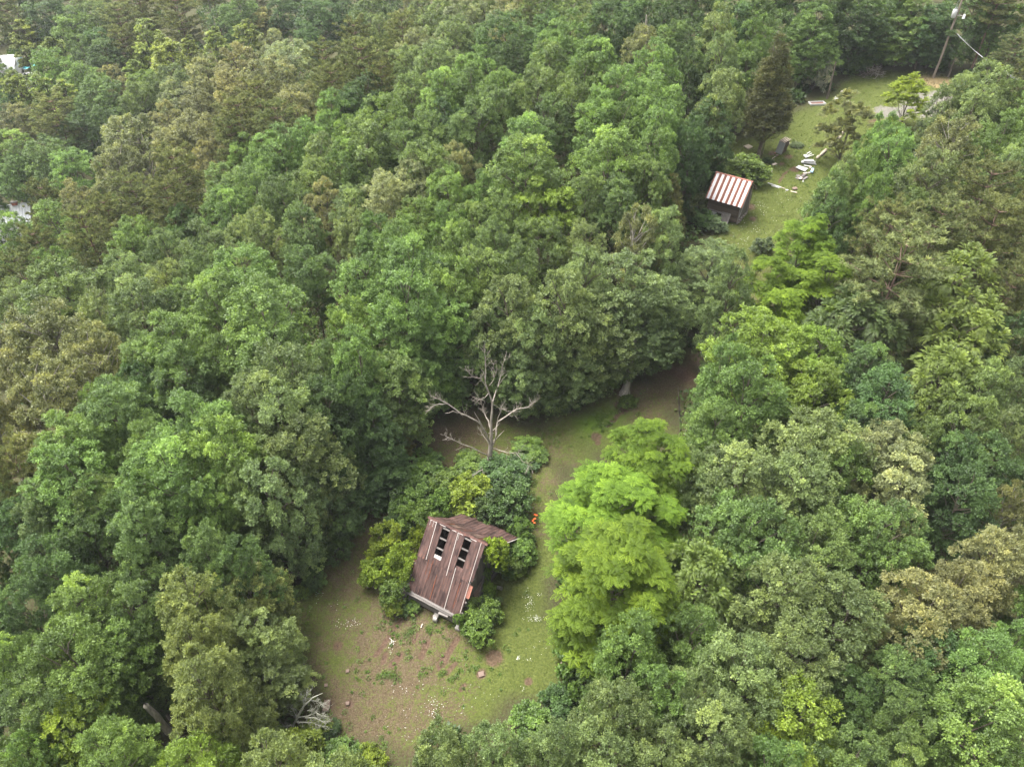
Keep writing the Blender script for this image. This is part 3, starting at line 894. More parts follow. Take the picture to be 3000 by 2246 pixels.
def envelope(kind, t):
    t = np.asarray(t)
    if kind == 'round':
        return np.where(t > .42, np.sqrt(np.clip(1 - ((t - .42) / .6) ** 2, 0, 1)), np.sqrt(np.clip(1 - ((.42 - t) / .5) ** 2, 0, 1)))
    if kind == 'tall':
        return np.where(t > .3, np.clip(1 - ((t - .3) / .72) ** 1.6, 0, 1) ** .8, np.sqrt(np.clip(1 - ((.3 - t) / .38) ** 2, 0, 1)))
    if kind == 'cone':
        return np.clip(1.02 - t, 0, 1) ** .75 * np.clip(.35 + t * 5, 0, 1)
    if kind == 'flat':
        return np.sqrt(np.clip(1 - ((t - .5) / .62) ** 2, 0, 1))
    if kind == 'bush':
        return np.sqrt(np.clip(1 - (t / 1.05) ** 2.2, 0, 1)) * np.clip(.8 + t, 0, 1)

def clump_points(r, kind, R, z0, z1, n, sep, inner=.22, lop=.2):
    """spread clump centres over the crown volume, mostly near its surface"""
    ph = r.uniform(0, 6.28, 3)
    pts = []
    tries = 0
    while len(pts) < n and tries < n * 60:
        tries += 1
        t = r.uniform(0, 1) ** .8
        a = r.uniform(0, 2 * np.pi)
        rr = R * float(envelope(kind, t)) * (1 + lop * math.sin(2 * a + ph[0]) * .7 + lop * .7 * math.sin(3 * a + ph[1] + 4 * t))
        f = r.uniform(.72, 1.0) if r.random() > inner else r.uniform(.15, .7)
        p = np.array([rr * f * math.cos(a), rr * f * math.sin(a), z0 + t * (z1 - z0) + r.uniform(-.25, .25)])
        if all(np.linalg.norm(p - q) > sep for q in pts):
            pts.append(p)
    return np.array(pts)

def broad_crown(seed, kind='round', R=4.5, z0=5.5, z1=16.5, n=46, rc=(1.0, 1.6), sep=1.35, tufts=16, leaves=30, l=.24, w=.125, tuft_r=.36, droop=.25, lop=.2, inner=.25, updir=.5):
    r = np.random.default_rng(seed)
    C = clump_points(r, kind, R - rc[0] * .6, z0 + .4, z1 - rc[0] * .55, n, sep, inner, lop)
    axis_p = np.column_stack([np.zeros(len(C)), np.zeros(len(C)), np.clip(C[:, 2] - 1.5, z0, z1)])
    outw = unit(C - axis_p)
    rad = r.uniform(rc[0], rc[1], len(C)) * np.where(C[:, 2] > z0 + .75 * (z1 - z0), .85, 1)
    # tufts over the upper and outer side of every clump
    dirs = sph(r, len(C) * tufts).reshape(len(C), tufts, 3)
    dirs = unit(dirs + outw[:, None, :] * .45 + np.array([0, 0, updir]))
    T = C[:, None, :] + dirs * rad[:, None, None] * np.array([1, 1, .8]) * r.uniform(.55, 1.05, (len(C), tufts, 1))
    tvar = (0.5 + .22 * dirs[..., 2] * 0 + .12 * r.standard_normal((len(C), 1)) + .14 * r.standard_normal((len(C), tufts)))
    T = T.reshape(-1, 3); D = dirs.reshape(-1, 3); tv = tvar.ravel()
    m = len(T)
    off = sph(r, m * leaves).reshape(m, leaves, 3) * (r.uniform(.25, 1, (m, leaves, 1)) ** .6) * tuft_r * np.array([1, 1, .75])
    P = (T[:, None, :] + off).reshape(-1, 3)
    ax = unit(off.reshape(-1, 3) / tuft_r + np.repeat(D, leaves, 0) * .5 + r.standard_normal((len(P), 3)) * .3 - np.array([0, 0, droop]))
    up = unit(np.array([0, 0, .55]) + r.standard_normal((len(P), 3)) * .38 + np.repeat(D, leaves, 0) * 1.0)
    side = unit(np.cross(ax, up))
    s = r.uniform(.75, 1.25, len(P))
    V, F = leaf_quads(P, ax, side, l * s, w * s)
    var = np.clip(np.repeat(tv, leaves) + .09 * r.standard_normal(len(P)), 0, 1)
    return V, F, np.repeat(var, 4), C

def frond_crown(seed, kind='round', R=4.5, z0=5.5, z1=15, n=40, rc=(.9, 1.5), sep=1.3, tufts=12, fronds=8, fl=.6, pairs=6, lw=.17, ll=.085, arch=.35, lop=.2, flat=False, updir=.6):
    """compound leaves: rosettes of arching fronds, each a double row of leaflets"""
    r = np.random.default_rng(seed)
    C = clump_points(r, kind, R - rc[0] * .6, z0 + .4, z1 - rc[0] * .5, n, sep, .2, lop)
    outw = unit(C - np.column_stack([np.zeros(len(C)), np.zeros(len(C)), np.clip(C[:, 2] - 1.5, z0, z1)]))
    rad = r.uniform(rc[0], rc[1], len(C))
    dirs = unit(sph(r, len(C) * tufts).reshape(len(C), tufts, 3) + outw[:, None, :] * .5 + np.array([0, 0, updir]))
    T = (C[:, None, :] + dirs * rad[:, None, None] * np.array([1, 1, .8]) * r.uniform(.6, 1.05, (len(C), tufts, 1))).reshape(-1, 3)
    D = dirs.reshape(-1, 3)
    m = len(T)
    tv = .5 + .16 * r.standard_normal(m)
    ang = (np.arange(fronds)[None, :] / fronds * 2 * np.pi + r.uniform(0, 6.28, (m, 1)) + r.uniform(-.3, .3, (m, fronds)))
    h = np.stack([np.cos(ang), np.sin(ang), np.zeros_like(ang)], -1)
    if flat:
        h = unit(h * .55 + D[:, None, :] * 1.0)
    L = fl * r.uniform(.7, 1.15, (m, fronds))
    s = np.linspace(.18, 1, pairs)
    rise = r.uniform(.2, .5, (m, fronds)) + .3 * D[:, None, 2]
    base = T[:, None, None, :] + h[:, :, None, :] * (L[:, :, None, None] * s[None, None, :, None])
    base[..., 2] += L[:, :, None] * (rise[:, :, None] * s - (arch + rise[:, :, None] * .4) * s ** 2)
    tang = h[:, :, None, :] + np.zeros_like(base)
    tang[..., 2] += rise[:, :, None] - 2 * (arch + rise[:, :, None] * .4) * s
    tang = unit(tang)
    sd = unit(np.cross(tang, np.array([0, 0, 1.])))
    taper = (np.sin(np.pi * np.clip(s * .85 + .12, 0, 1)) * .75 + .35)[None, None, :, None]
    Vs, var = [], []
    for sg in (1, -1):
        ax = unit(sd * sg + tang * .55 + np.array([0, 0, -.22]))
        nr = unit(np.cross(ax, tang))
        q = base + ax * (lw * .5) * taper
        wv = unit(np.cross(nr, ax))
        V, F = leaf_quads(q.reshape(-1, 3), ax.reshape(-1, 3), wv.reshape(-1, 3), (lw * taper * np.ones_like(q[..., :1])).ravel(), ll)
        Vs.append(V)
    vv = (tv[:, None, None] + .06 * r.standard_normal((m, fronds, 1)) + .22 * (s[None, None, :] - .5) + .05 * r.standard_normal((m, fronds, pairs))).ravel()
    V = np.concatenate(Vs)
    F = np.arange(len(V)).reshape(-1, 4)
    return V, F, np.clip(np.repeat(np.concatenate([vv, vv]), 4), 0, 1), C

def pine_crown(seed, R=4.2, z0=8, z1=17, layers=7, blades=22, l=.42, w=.055, flat=True):
    """open, layered pine crown: needle sprays along the outer half of the boughs"""
    r = np.random.default_rng(seed)
    P, D, C = [], [], []
    tb = []
    for k in range(layers):
        t = k / (layers - 1)
        z = z0 + t * (z1 - z0 - .8)
        rr = R * (math.sqrt(max(0, 1 - ((t - .35) / .72) ** 2)) * .9 + .12)
        nb = int(6 + 3 * (1 - t))
        for b in range(nb):
            a = b / nb * 6.283 + r.uniform(-.35, .35) + k * 1.1
            ln = rr * r.uniform(.65, 1.1)
            lift = r.uniform(.1, .3) + .35 * t
            end = np.array([ln * math.cos(a), ln * math.sin(a), z + lift * ln])
            tb.append((np.array([0, 0, z]), end))
            C.append(end)
            nt = int(5 + ln * 4.5)
            u = r.uniform(.35, 1.05, nt)
            base = np.array([0, 0, z])[None] + (end - np.array([0, 0, z]))[None] * u[:, None]
            spread = sph(r, nt) * np.array([1, 1, .22]) * (.25 + .6 * u[:, None] * (ln / R))
            P.append(base + spread + np.array([0, 0, .12]))
    T = np.concatenate(P)
    m = len(T)
    d = sph(r, m * blades).reshape(m, blades, 3)
    d = unit(d * np.array([1, 1, .6]) + np.array([0, 0, .45]))
    ln = l * r.uniform(.6, 1.1, (m, blades, 1))
    c = (T[:, None, :] + d * ln * .5).reshape(-1, 3)
    d = d.reshape(-1, 3)
    side = unit(np.cross(d, sph(r, len(d))))
    V, F = leaf_quads(c, d, side, ln.ravel(), w)
    var = np.clip(np.repeat(.5 + .15 * r.standard_normal(m), blades) + .1 * r.standard_normal(len(c)), 0, 1)
    return V, F, np.repeat(var, 4), tb

def trunk_mesh(name, seed, H, z_branch, C, mat, r0=.2, limb_r=.07, frac=.55, sides=7, straight=False, lean=(0, 0)):
    """tapered trunk with limbs out to some of the crown's clumps"""
    r = np.random.default_rng(seed + 1000)
    tb = Tubes(sides)
    k = 9
    zz = np.linspace(-.6, H * .93, k)
    wob = np.cumsum(r.normal(0, .05 if straight else .14, (k, 2)), 0); wob[:2] = 0
    path = np.column_stack([wob, zz])
    path[:, 0] += lean[0] * np.clip(zz, 0, None) / H; path[:, 1] += lean[1] * np.clip(zz, 0, None) / H
    rad = r0 * (1 - np.linspace(0, 1, k) * .86); rad[0] *= 1.5; rad[1] *= 1.05
    tb.add(path, rad)
    for c in C:
        if r.random() > frac: continue
        hz = max(z_branch * .8, c[2] - r.uniform(.8, 2.6) - .35 * math.hypot(c[0], c[1]))
        hz = min(hz, H * .85)
        b = np.array([np.interp(hz, zz, path[:, 0]), np.interp(hz, zz, path[:, 1]), hz])
        mid = b * .45 + c * .55 + r.normal(0, .2, 3) + np.array([0, 0, .1])
        rr = limb_r * r.uniform(.7, 1.4)
        tb.add([b, mid, c, c + (c - mid) * .35 + r.normal(0, .1, 3)], [rr, rr * .7, rr * .4, rr * .15], 5)
    return tb.mesh(name, mat)

PROTO = {}
def proto(key, crown, trunk, R, H, z0):
    PROTO.setdefault(key, []).append((crown, trunk, R, H, z0))

def add_broad(key, seeds, bark='bark', trunk_kw={}, **kw):
    for sd in seeds:
        V, F, var, C = broad_crown(sd, **kw)
        cm = np_mesh('crown', V, F, MAT['leaf'], {'leafvar': var})
        H = kw.get('z1', 16.5)
        tm = trunk_mesh('trunk', sd, H, kw.get('z0', 5.5), C, MAT[bark], **trunk_kw)
        proto(key, cm, tm, kw.get('R', 4.5), H, kw.get('z0', 5.5))

add_broad('oak', (1, 2, 3, 4), n=44, rc=(1.1, 1.8), sep=1.5, tufts=28, leaves=33, l=.2, w=.105, tuft_r=.34, lop=.26)
add_broad('lobed', (5, 6, 7), n=34, rc=(1.3, 2.1), sep=1.8, tufts=38, leaves=32, l=.2, w=.105, tuft_r=.33, lop=.32, inner=.15)
add_broad('edge', (15, 16, 17), z0=1.0, z1=14.5, n=64, rc=(1.0, 1.7), sep=1.4, tufts=24, leaves=32, l=.2, w=.105, tuft_r=.34, lop=.22)
add_broad('ash', (8, 9), bark='bark_pale', trunk_kw=dict(limb_r=.085, frac=.95), n=62, rc=(.8, 1.35), sep=1.15, tufts=17, leaves=24, l=.25, w=.12, tuft_r=.42, inner=.35, z0=4.8, R=4.7)
add_broad('poplar', (10, 11, 12), kind='tall', R=3.8, z0=4.0, z1=17, n=56, rc=(.8, 1.3), sep=1.05, tufts=18, leaves=25, l=.28, w=.18, tuft_r=.32, updir=.75, lop=.14)
add_broad('fine', (13, 14), n=56, rc=(.95, 1.5), sep=1.25, tufts=22, leaves=28, l=.2, w=.11, tuft_r=.32, lop=.26)
add_broad('shrub', (20, 21, 22, 23), kind='bush', R=1.9, z0=.1, z1=2.7, n=34, rc=(.4, .7), sep=.5, tufts=13, leaves=20, l=.17, w=.095, tuft_r=.2, lop=.25, trunk_kw=dict(r0=.05, limb_r=.02))
add_broad('vine', (24, 25), kind='bush', R=1.9, z0=.0, z1=2.2, n=46, rc=(.3, .5), sep=.36, tufts=13, leaves=18, l=.15, w=.13, tuft_r=.16, lop=.2, trunk_kw=dict(r0=.04, limb_r=.015, frac=.3))
for key, seeds, kw in (('walnut', (30, 31), dict(kind='round', z0=4.0, z1=14.5, R=4.5, n=40, rc=(1.0, 1.7), sep=1.55, tufts=15, fronds=8, fl=.72, pairs=6, lw=.22, ll=.1)),
                       ('feather', (33, 34), dict(kind='round', z0=4.5, z1=14.5, R=4.5, n=52, rc=(.8, 1.3), sep=1.2, tufts=13, fronds=5, fl=1.05, pairs=9, lw=.17, ll=.085, arch=.5, flat=True, updir=.35)),
                       ('sapling', (36, 37), dict(kind='tall', z0=.6, z1=6.0, R=2.0, n=26, rc=(.4, .7), sep=.6, tufts=9, fronds=6, fl=.5, pairs=6, lw=.14, ll=.07, arch=.4, flat=True))):
    for sd in seeds:
        V, F, var, C = frond_crown(sd, **kw)
        cm = np_mesh('crown', V, F, MAT['leaf_lime' if key != 'feather' else 'leaf'], {'leafvar': var})
        sm = kw['R'] < 3
        tm = trunk_mesh('trunk', sd, kw['z1'], kw['z0'], C, MAT['bark'], r0=.08 if sm else .2, limb_r=.025 if sm else .06)
        proto(key, cm, tm, kw['R'], kw['z1'], kw['z0'])
for sd in (40, 41, 42):
    V, F, var, tbs = pine_crown(sd, blades=34, l=.46, w=.07)
    cm = np_mesh('crown', V, F, MAT['needle'], {'leafvar': var})
    tb = Tubes(7)
    rr_ = np.random.default_rng(sd)
    zz = np.linspace(-.6, 16.6, 8)
    tb.add(np.column_stack([np.cumsum(rr_.normal(0, .06, 8)), np.cumsum(rr_.normal(0, .06, 8)), zz]), np.linspace(.24, .04, 8))
    for a, b in tbs:
        mid = (a + b) / 2 - np.array([0, 0, .15])
        tb.add([a, mid, b], [.06, .04, .015], 5)
        for q in range(3):
            s_ = a + (b - a) * rr_.uniform(.4, .9)
            tb.add([s_, s_ + sph(rr_, 1)[0] * np.array([.9, .9, .3]) + np.array([0, 0, .15])], [.022, .008], 4)
    proto('pine', cm, tb.mesh('trunk', MAT['bark_pine']), 4.2, 17.0, 8.0)
for sd in (45, 46):
    kw = dict(kind='cone', R=2.6, z0=1.8, z1=11.5, n=110, rc=(.45, .8), sep=.62, tufts=12, leaves=20, l=.26, w=.06, tuft_r=.28, droop=-.1, lop=.1, inner=.25, updir=.4)
    V, F, var, C = broad_crown(sd, **kw)
    proto('cedar', np_mesh('crown', V, F, MAT['needle'], {'leafvar': var}), trunk_mesh('trunk', sd, 11.5, 1.5, C, MAT['bark'], r0=.2, limb_r=.03, frac=.3), 2.6, 11.5, 1.8)

# ------------------------------------------------------------------ every tree and shrub, read off the photograph
# code: builder, object name, category, colour, words for the label, usual H = a + b*R
KIND = {
    'O': (('oak', 'fine'), 'broadleaf_tree', 'tree', (0.096, 0.157, 0.05), 'mid-green rounded broadleaf tree', 8.5, 1.7),
    'D': (('oak', 'lobed'), 'broadleaf_tree', 'tree', (0.062, 0.118, 0.039), 'dark green broadleaf tree', 8.0, 1.7),
    'L': (('lobed', 'oak'), 'broadleaf_tree', 'tree', (0.108, 0.188, 0.05), 'fresh green lobed broadleaf tree', 8.5, 1.8),
    'P': (('oak', 'lobed'), 'broadleaf_tree', 'tree', (0.118, 0.176, 0.067), 'pale grey-green broadleaf tree', 8.5, 1.8),
    'W': (('fine', 'oak'), 'broadleaf_tree', 'tree', (0.168, 0.215, 0.108), 'silvery pale green broadleaf tree', 8.0, 1.7),
    'A': (('ash',), 'broadleaf_tree', 'tree', (0.145, 0.172, 0.072), 'thin-leaved olive tree', 8.5, 1.8),
    'T': (('fine', 'oak'), 'broadleaf_tree', 'tree', (0.15, 0.172, 0.078), 'tan-tinged olive broadleaf tree', 8.5, 1.7),
    'K': (('oak', 'lobed'), 'broadleaf_tree', 'tree', (0.135, 0.182, 0.06), 'light olive broadleaf tree', 8.5, 1.7),
    'Y': (('poplar',), 'poplar_tree', 'tree', (0.165, 0.225, 0.065), 'yellow-green pointed poplar tree', 9.0, 2.1),
    'y': (('oak', 'lobed'), 'broadleaf_tree', 'tree', (0.125, 0.2, 0.03), 'yellow-green spreading broadleaf tree', 7.0, 1.7),
    'B': (('walnut',), 'walnut_tree', 'tree', (0.098, 0.172, 0.02), 'bright lime tree', 6.5, 1.7),
    'b': (('sapling',), 'sapling', 'tree', (0.14, 0.21, 0.03), 'bright feathery young tree', 2.0, 2.0),
    'F': (('feather',), 'feathery_tree', 'tree', (0.115, 0.175, 0.04), 'green tree with long feathery sprays', 6.5, 1.8),
    'G': (('feather',), 'feathery_tree', 'tree', (0.08, 0.125, 0.04), 'dull green tree with feathery sprays', 6.0, 1.6),
    'N': (('pine',), 'pine_tree', 'pine', (0.118, 0.15, 0.066), 'brown-green open pine tree', 9.5, 1.8),
    'C': (('cedar',), 'cedar_tree', 'cedar', (0.112, 0.132, 0.052), 'olive cedar tree', 4.0, 2.6),
    'S': (('shrub',), 'shrub', 'shrub', (0.085, 0.15, 0.03), 'green leafy shrub', .3, 1.3),
    's': (('shrub',), 'shrub', 'shrub', (0.135, 0.2, 0.026), 'yellow-green shrub', .3, 1.3),
    'd': (('shrub',), 'shrub', 'shrub', (0.055, 0.105, 0.03), 'dark green shrub', .3, 1.3),
    'p': (('shrub',), 'shrub', 'shrub', (0.1, 0.15, 0.075), 'pale bluish shrub', .3, 1.3),
    'V': (('vine',), 'climbing_vine', 'vine', (0.09, 0.16, 0.028), 'leafy green vine', .2, 1.1),
    'v': (('vine',), 'climbing_vine', 'vine', (0.16, 0.25, 0.025), 'yellow-green dome of vine', .2, 1.1),
    'E': (('vine',), 'thicket', 'thicket', (0.07, 0.135, 0.03), 'round-leaved green thicket', .4, 1.3),
}
TILES = [
 # origin x, y, scale, then x y width code in that scale
 (0, 0, .4529, "60 120 200 N;330 120 260 D;170 240 210 Y;270 270 160 N;480 180 210 L;640 90 250 O;650 290 190 D;790 160 210 N;960 240 220 Y;1080 350 240 Y;1230 310 170 Y;1400 280 210 Y;1160 110 230 N;900 40 230 N;1560 80 210 L;1600 225 190 Y;1440 130 140 D;1710 120 140 T;1830 80 190 D;2060 100 230 D;1990 240 160 D;1770 300 190 W;1890 400 250 W;2100 420 230 N;2150 560 220 N;350 330 190 Y;340 440 220 L;540 330 180 O;690 390 220 D;800 300 190 N;870 460 160 Y;540 510 200 L;740 510 160 T;110 560 200 Y;270 580 200 Y;420 620 200 Y;20 500 150 L;650 620 240 O;950 540 190 L;840 570 130 D;1120 530 210 P;1330 500 240 T;1540 430 270 T;1750 520 270 T;1480 570 210 T;1140 620 200 W;900 640 190 O;1290 690 220 T;1080 770 200 T;1680 670 250 N;1900 690 250 T;1560 790 270 N;1800 800 250 N;2010 620 150 T;370 760 250 N;130 780 210 T;40 690 180 D;560 800 230 D;860 900 330 A;760 1070 280 A;1250 860 270 T;1150 960 240 T;1350 1010 210 T;1500 900 210 N;1630 880 180 W;1580 980 190 L;1790 960 270 L;1720 1070 230 L;1990 890 220 L;2140 720 230 L;2070 1000 230 P;2040 1140 240 O;1640 1190 250 L;1450 1170 260 O;1830 1280 260 O;2100 1290 240 T;100 970 240 L;310 1000 240 O;130 1110 200 L;480 1090 240 L;40 1080 160 D;1150 1130 290 N;870 1270 260 N;520 1290 240 T;300 1290 210 N;1100 1310 260 N;330 1440 280 L;560 1500 270 N;80 1470 200 L;250 1590 230 N;850 1530 260 L;1170 1450 220 D;1060 1570 220 P;1340 1560 260 P;1660 1490 270 P;1480 1340 250 L;1960 1470 280 O;1900 1590 220 O;700 1380 210 N"),
 (1000, 0, .4529, "40 100 170 D;190 110 230 P;90 250 200 N;240 220 190 P;380 120 120 T;400 210 190 N;530 110 210 P;140 420 250 N;300 390 150 N;40 480 170 N;260 510 180 N;690 80 240 P;800 140 270 W;930 60 200 O;730 260 270 P;880 250 190 O;1090 100 250 T;1300 60 250 O;1500 60 220 O;480 310 210 W;430 400 230 P;640 410 250 P;1060 250 290 D;1120 350 220 D;1340 160 190 D;1460 220 250 L;1390 310 260 L;1350 420 260 O;1210 470 220 O;1580 140 180 P;1720 150 270 D;1880 100 230 D;2080 60 250 D;2140 230 210 O;1650 400 270 L;1570 490 230 L;1950 300 240 A;2020 430 310 L;1780 590 280 L;860 440 230 L;170 600 240 D;70 690 200 D;440 600 220 O;640 590 250 L;830 540 230 L;1050 540 230 L;980 690 290 O;1250 600 290 O;1480 620 270 O;1330 760 290 O;870 790 290 O;660 760 220 D;280 770 290 L;180 940 310 O;400 900 270 O;560 840 230 O;30 820 180 L;40 1010 220 L;1660 760 270 L;1830 760 230 L;2060 640 270 L;2060 800 270 L;1740 1020 340 L;2040 970 290 L;1180 920 310 L;1190 1090 400 L;1340 1160 270 O;550 1040 290 O;740 1000 190 T;460 1160 250 W;290 1270 290 W;680 1220 250 L;920 1210 220 L;80 1330 240 P;80 1460 230 P;500 1400 240 L;690 1420 220 L;870 1430 240 O;1080 1400 220 O;1330 1320 350 y;1590 1250 250 O;1790 1280 270 O;1960 1120 270 O;2130 1230 220 C;1580 1560 250 P;1920 1470 270 A;2090 1460 260 P;760 1570 260 L;1000 1550 270 O;1300 1560 300 O;230 1500 260 L;400 1560 280 L"),
 (2000, 0, .4529, "60 220 220 D;230 190 260 P;330 90 290 D;500 80 240 O;60 400 220 D;240 340 230 P;470 230 220 L;250 600 290 P;430 420 210 L;840 180 270 L;860 340 240 L;1150 120 340 D;1130 320 270 D;1340 260 290 L;1420 380 190 L;1600 160 240 D;1620 300 220 D;1480 90 220 L;1850 80 310 D;2050 140 260 L;2130 330 240 N;1900 370 270 N;1720 640 210 P;1930 560 290 P;1900 690 260 P;2150 620 200 O;1660 790 180 y;1300 860 220 L;1350 970 270 L;1730 900 310 A;2050 880 290 L;1590 1130 310 P;1180 1060 230 L;1040 1130 230 P;960 1250 260 O;2120 1090 250 P;1950 1240 330 N;1480 1340 240 O;1330 1490 320 N;1620 1500 360 N;1990 1490 360 N;960 1400 240 D;150 960 220 D;60 880 220 D;180 780 260 D;800 1530 400 B;1250 1230 240 L"),
 (0, 750, .4529, "130 110 240 N;100 290 270 P;400 200 390 O;330 60 230 L;620 180 270 O;800 110 270 P;1080 140 270 P;900 330 370 P;640 390 290 P;1160 300 270 O;1300 50 250 O;1600 130 400 L;1420 300 370 L;1700 430 520 L;1480 600 310 L;1120 560 400 L;1180 740 350 O;930 640 310 O;300 520 440 A;60 680 370 A;600 620 350 A;300 850 420 A;760 1010 420 O;690 900 250 L;920 800 270 D;1300 1060 420 L;1420 1250 460 L;1080 1380 480 L;930 1200 310 L;470 1180 420 L;430 1420 460 L;100 1350 330 N;620 1540 310 O;830 1600 310 L;280 1600 310 P;1840 760 400 P;1660 920 380 P;1850 1030 420 P;2090 960 350 D;1960 1250 440 P;1740 1500 420 P;2090 1450 370 D;1530 1480 290 O;1330 1580 290 L;2090 680 310 O;1990 70 310 D;60 1580 230 P"),
 (1000, 750, .4529, "60 420 310 L;90 640 350 L;160 160 350 L;420 60 360 L;450 280 460 L;720 180 350 L;640 440 380 L;430 600 350 L;600 720 380 L;340 800 360 O;900 100 350 O;1130 110 330 O;1080 320 400 P;1300 90 330 O;1420 270 380 P;960 500 350 O;1230 480 350 P;1180 680 380 O;1580 120 330 P;1850 200 460 P;1680 420 400 P;1930 430 420 P;1560 690 380 P;1360 800 310 O;1830 700 400 P;2080 560 350 P;2090 300 330 P;1700 640 310 O;1130 860 290 O;50 900 270 D;190 1040 290 D;180 1400 360 D;500 1050 350 D"),
 (2000, 750, .4529, "150 100 380 P;60 330 310 P;330 90 270 P;560 150 310 B;930 200 350 B;640 380 310 B;1380 90 480 N;1180 40 220 W;1750 240 480 F;1420 440 390 G;1080 480 440 G;1820 560 400 F;1680 800 370 F;2030 480 290 A;2130 200 270 N;520 600 460 y;850 650 400 y;300 680 330 L;420 880 460 L;830 880 420 y;1160 720 330 D;1300 920 380 D;2130 480 250 D;2150 800 250 P;1960 850 330 O;1860 1080 370 O;1640 1020 290 F;850 1200 480 P;620 1200 360 P;1300 1230 400 W;1400 1430 420 W;380 1450 460 P;760 1470 460 P;1020 1370 330 L;1120 1080 290 D;200 1100 330 L;1760 1290 310 D;1990 1330 360 D;2130 1130 310 P;1800 1530 400 D;2160 1560 250 A;60 1350 310 P;1580 1180 250 O"),
 (1000, 1496, .4529, "1870 850 440 L;2060 1160 400 L;1800 1280 460 P;1380 1510 440 P;980 1510 380 P;650 1570 420 P;1180 1600 360 P;1700 1550 440 P;2080 1540 380 P"),
 (2000, 1496, .4529, "430 130 500 L;880 200 420 O;1300 140 480 L;130 420 420 F;80 760 350 L;680 500 480 P;1020 660 500 P;1120 880 400 P;740 920 440 P;380 980 460 P;60 1150 350 P;230 1400 460 P;740 1360 520 y;600 1580 360 L;1560 620 480 T;1820 500 420 T;2060 280 420 T;1840 250 310 D;1420 1060 350 O;1450 1310 360 O;1930 1030 480 L;1950 1340 560 L;1800 1580 400 L;2150 880 330 L;1120 1580 420 O;1430 1600 350 O;1140 1150 310 D;1640 900 400 D"),
 (0, 1646, .4521, "520 280 380 L;150 280 360 D;830 280 360 O;1230 220 400 K;1640 180 420 K;1240 480 380 K;1640 480 400 K;1320 760 460 K;1720 740 420 K;1620 960 360 K;470 560 480 L;780 560 380 L;230 900 420 O;60 620 310 L;480 1060 400 y;720 1200 420 L;150 1250 310 L;930 950 310 O;1270 1310 420 y;100 460 310 D;660 800 360 L"),
 (0, 0, 1.0, "420 1530 170 O;600 1600 150 O;780 1500 170 D;890 1590 150 D;150 1640 160 D;60 1530 140 D;250 1560 150 D;700 1640 150 D;1905 1350 250 B;1800 1510 270 B;1805 1690 310 B;1715 1630 190 B"),
]
SPOTS = []            # u, v, width in photo pixels, code, optional height of the visible middle above ground
for ox, oy, sc, s in TILES:
    for it in s.split(';'):
        a_, b_, w_, c_ = it.split()
        SPOTS.append([ox + float(a_) * sc, oy + float(b_) * sc, float(w_) * sc, c_])

rt = np.random.default_rng(77)
def place(u, v, wpx, code):
    """where the tree whose visible crown is centred on u, v and wpx wide must stand"""
    ka, kb = KIND[code][5], KIND[code][6]
    R = 4.0
    for _ in range(12):
        H = ka + kb * R
        hc = H - .8 * R if code not in 'SsdpVvE' else H * .55
        p, t = ground(u, v, hc)
        R = .5 * wpx / FPX * t * 1.27
    return p[0], p[1], R, ka + kb * R, t

TREES = []
for u, v, w, c in SPOTS:
    x, y, R, H, t = place(u, v, w, c)
    TREES.append(dict(u=u, v=v, w=w, c=c, x=x, y=y, R=R, H=H, t=t))
# trees standing almost on top of a bigger one are left out
TREES.sort(key=lambda d: -d['w'])
kept = []
for d in TREES:
    if all(math.hypot(d['x'] - k['x'], d['y'] - k['y']) > .46 * (d['R'] + k['R']) * (1.0 if d['c'] == k['c'] else .8) for k in kept):
        kept.append(d)
TREES = kept
# anything drawn before the bare tree must not swallow it: stand it farther back, taller
_db = ground(1432, 1372)[0]
for d in TREES:
    if 1230 < d['u'] < 1620 and 950 < d['v'] < 1330 and d['y'] - d['R'] < _db[1] + 1.6:
        ny = _db[1] + 1.6 + d['R']
        q = on_upright(d['u'], d['v'], ny)
        d['R'] *= .95
        d['x'], d['y'] = q[0], ny
        d['H'] = max(9.0, q[2] - T1(q[0], ny) + .8 * d['R'])
# what the photograph shows through the gaps: grass, stones, roofs, the bare tree. No crown may stand before it.
SEEN = [ground(u * 1.3562, v * 1.3562, .2)[0] for u, v in ((640, 1300), (700, 1210), (780, 1140), (840, 1080), (650, 1420), (720, 1560), (800, 1600), (950, 1540), (1100, 1500), (1195, 1450), (1150, 1300), (1170, 1180),
        (1190, 1060), (1230, 980), (1300, 930), (1380, 900), (1440, 920), (1430, 860), (1490, 800), (1240, 930), (960, 950), (1640, 500), (1700, 470), (1750, 400), (1660, 410), (1700, 330), (1640, 320),
        (1760, 270), (1790, 330), (1850, 210), (1800, 205), (1900, 180), (1960, 165), (2015, 170), (1990, 210), (1615, 545), (1180, 1540))]
for (u, v, h) in ((2557, 220, .8), (2485, 206, .8), (2733, 226, .3), (2393, 306, .3), (2280, 440, 1), (2250, 420, 1), (2120, 640, .5), (2160, 640, .5), (2190, 600, 1), (2400, 400, .3), (2180, 500, 1.5), (2224, 440, .5)):
    SEEN.append(ground(u, v, h)[0])
_pb = ground(2733, 228)[0]
SEEN += [on_upright(u, v, _pb[1]) for u, v in ((2760, 160), (2790, 80), (2815, 12), (2900, 165), (2970, 215))]
SEEN += [on_upright(u, v, _db[1]) for u, v in ((1422, 1040), (1440, 1180), (1480, 1060), (1290, 1190), (1350, 1240), (1300, 1290), (1560, 1180), (1500, 1220), (1440, 1300), (1365, 1100))]
SEEN += [on_plane(u, v, z)[0] for u, v, z in ((2098, 503, 12), (2206, 532, 12), (2066, 578, 9.7), (2171, 609, 9.7), (1262, 1515, 5.5), (1424, 1591, 5.5), (1210, 1725, 1.3), (1355, 1805, 1.3), (1500, 1570, 1.5), (1400, 1520, 3))]
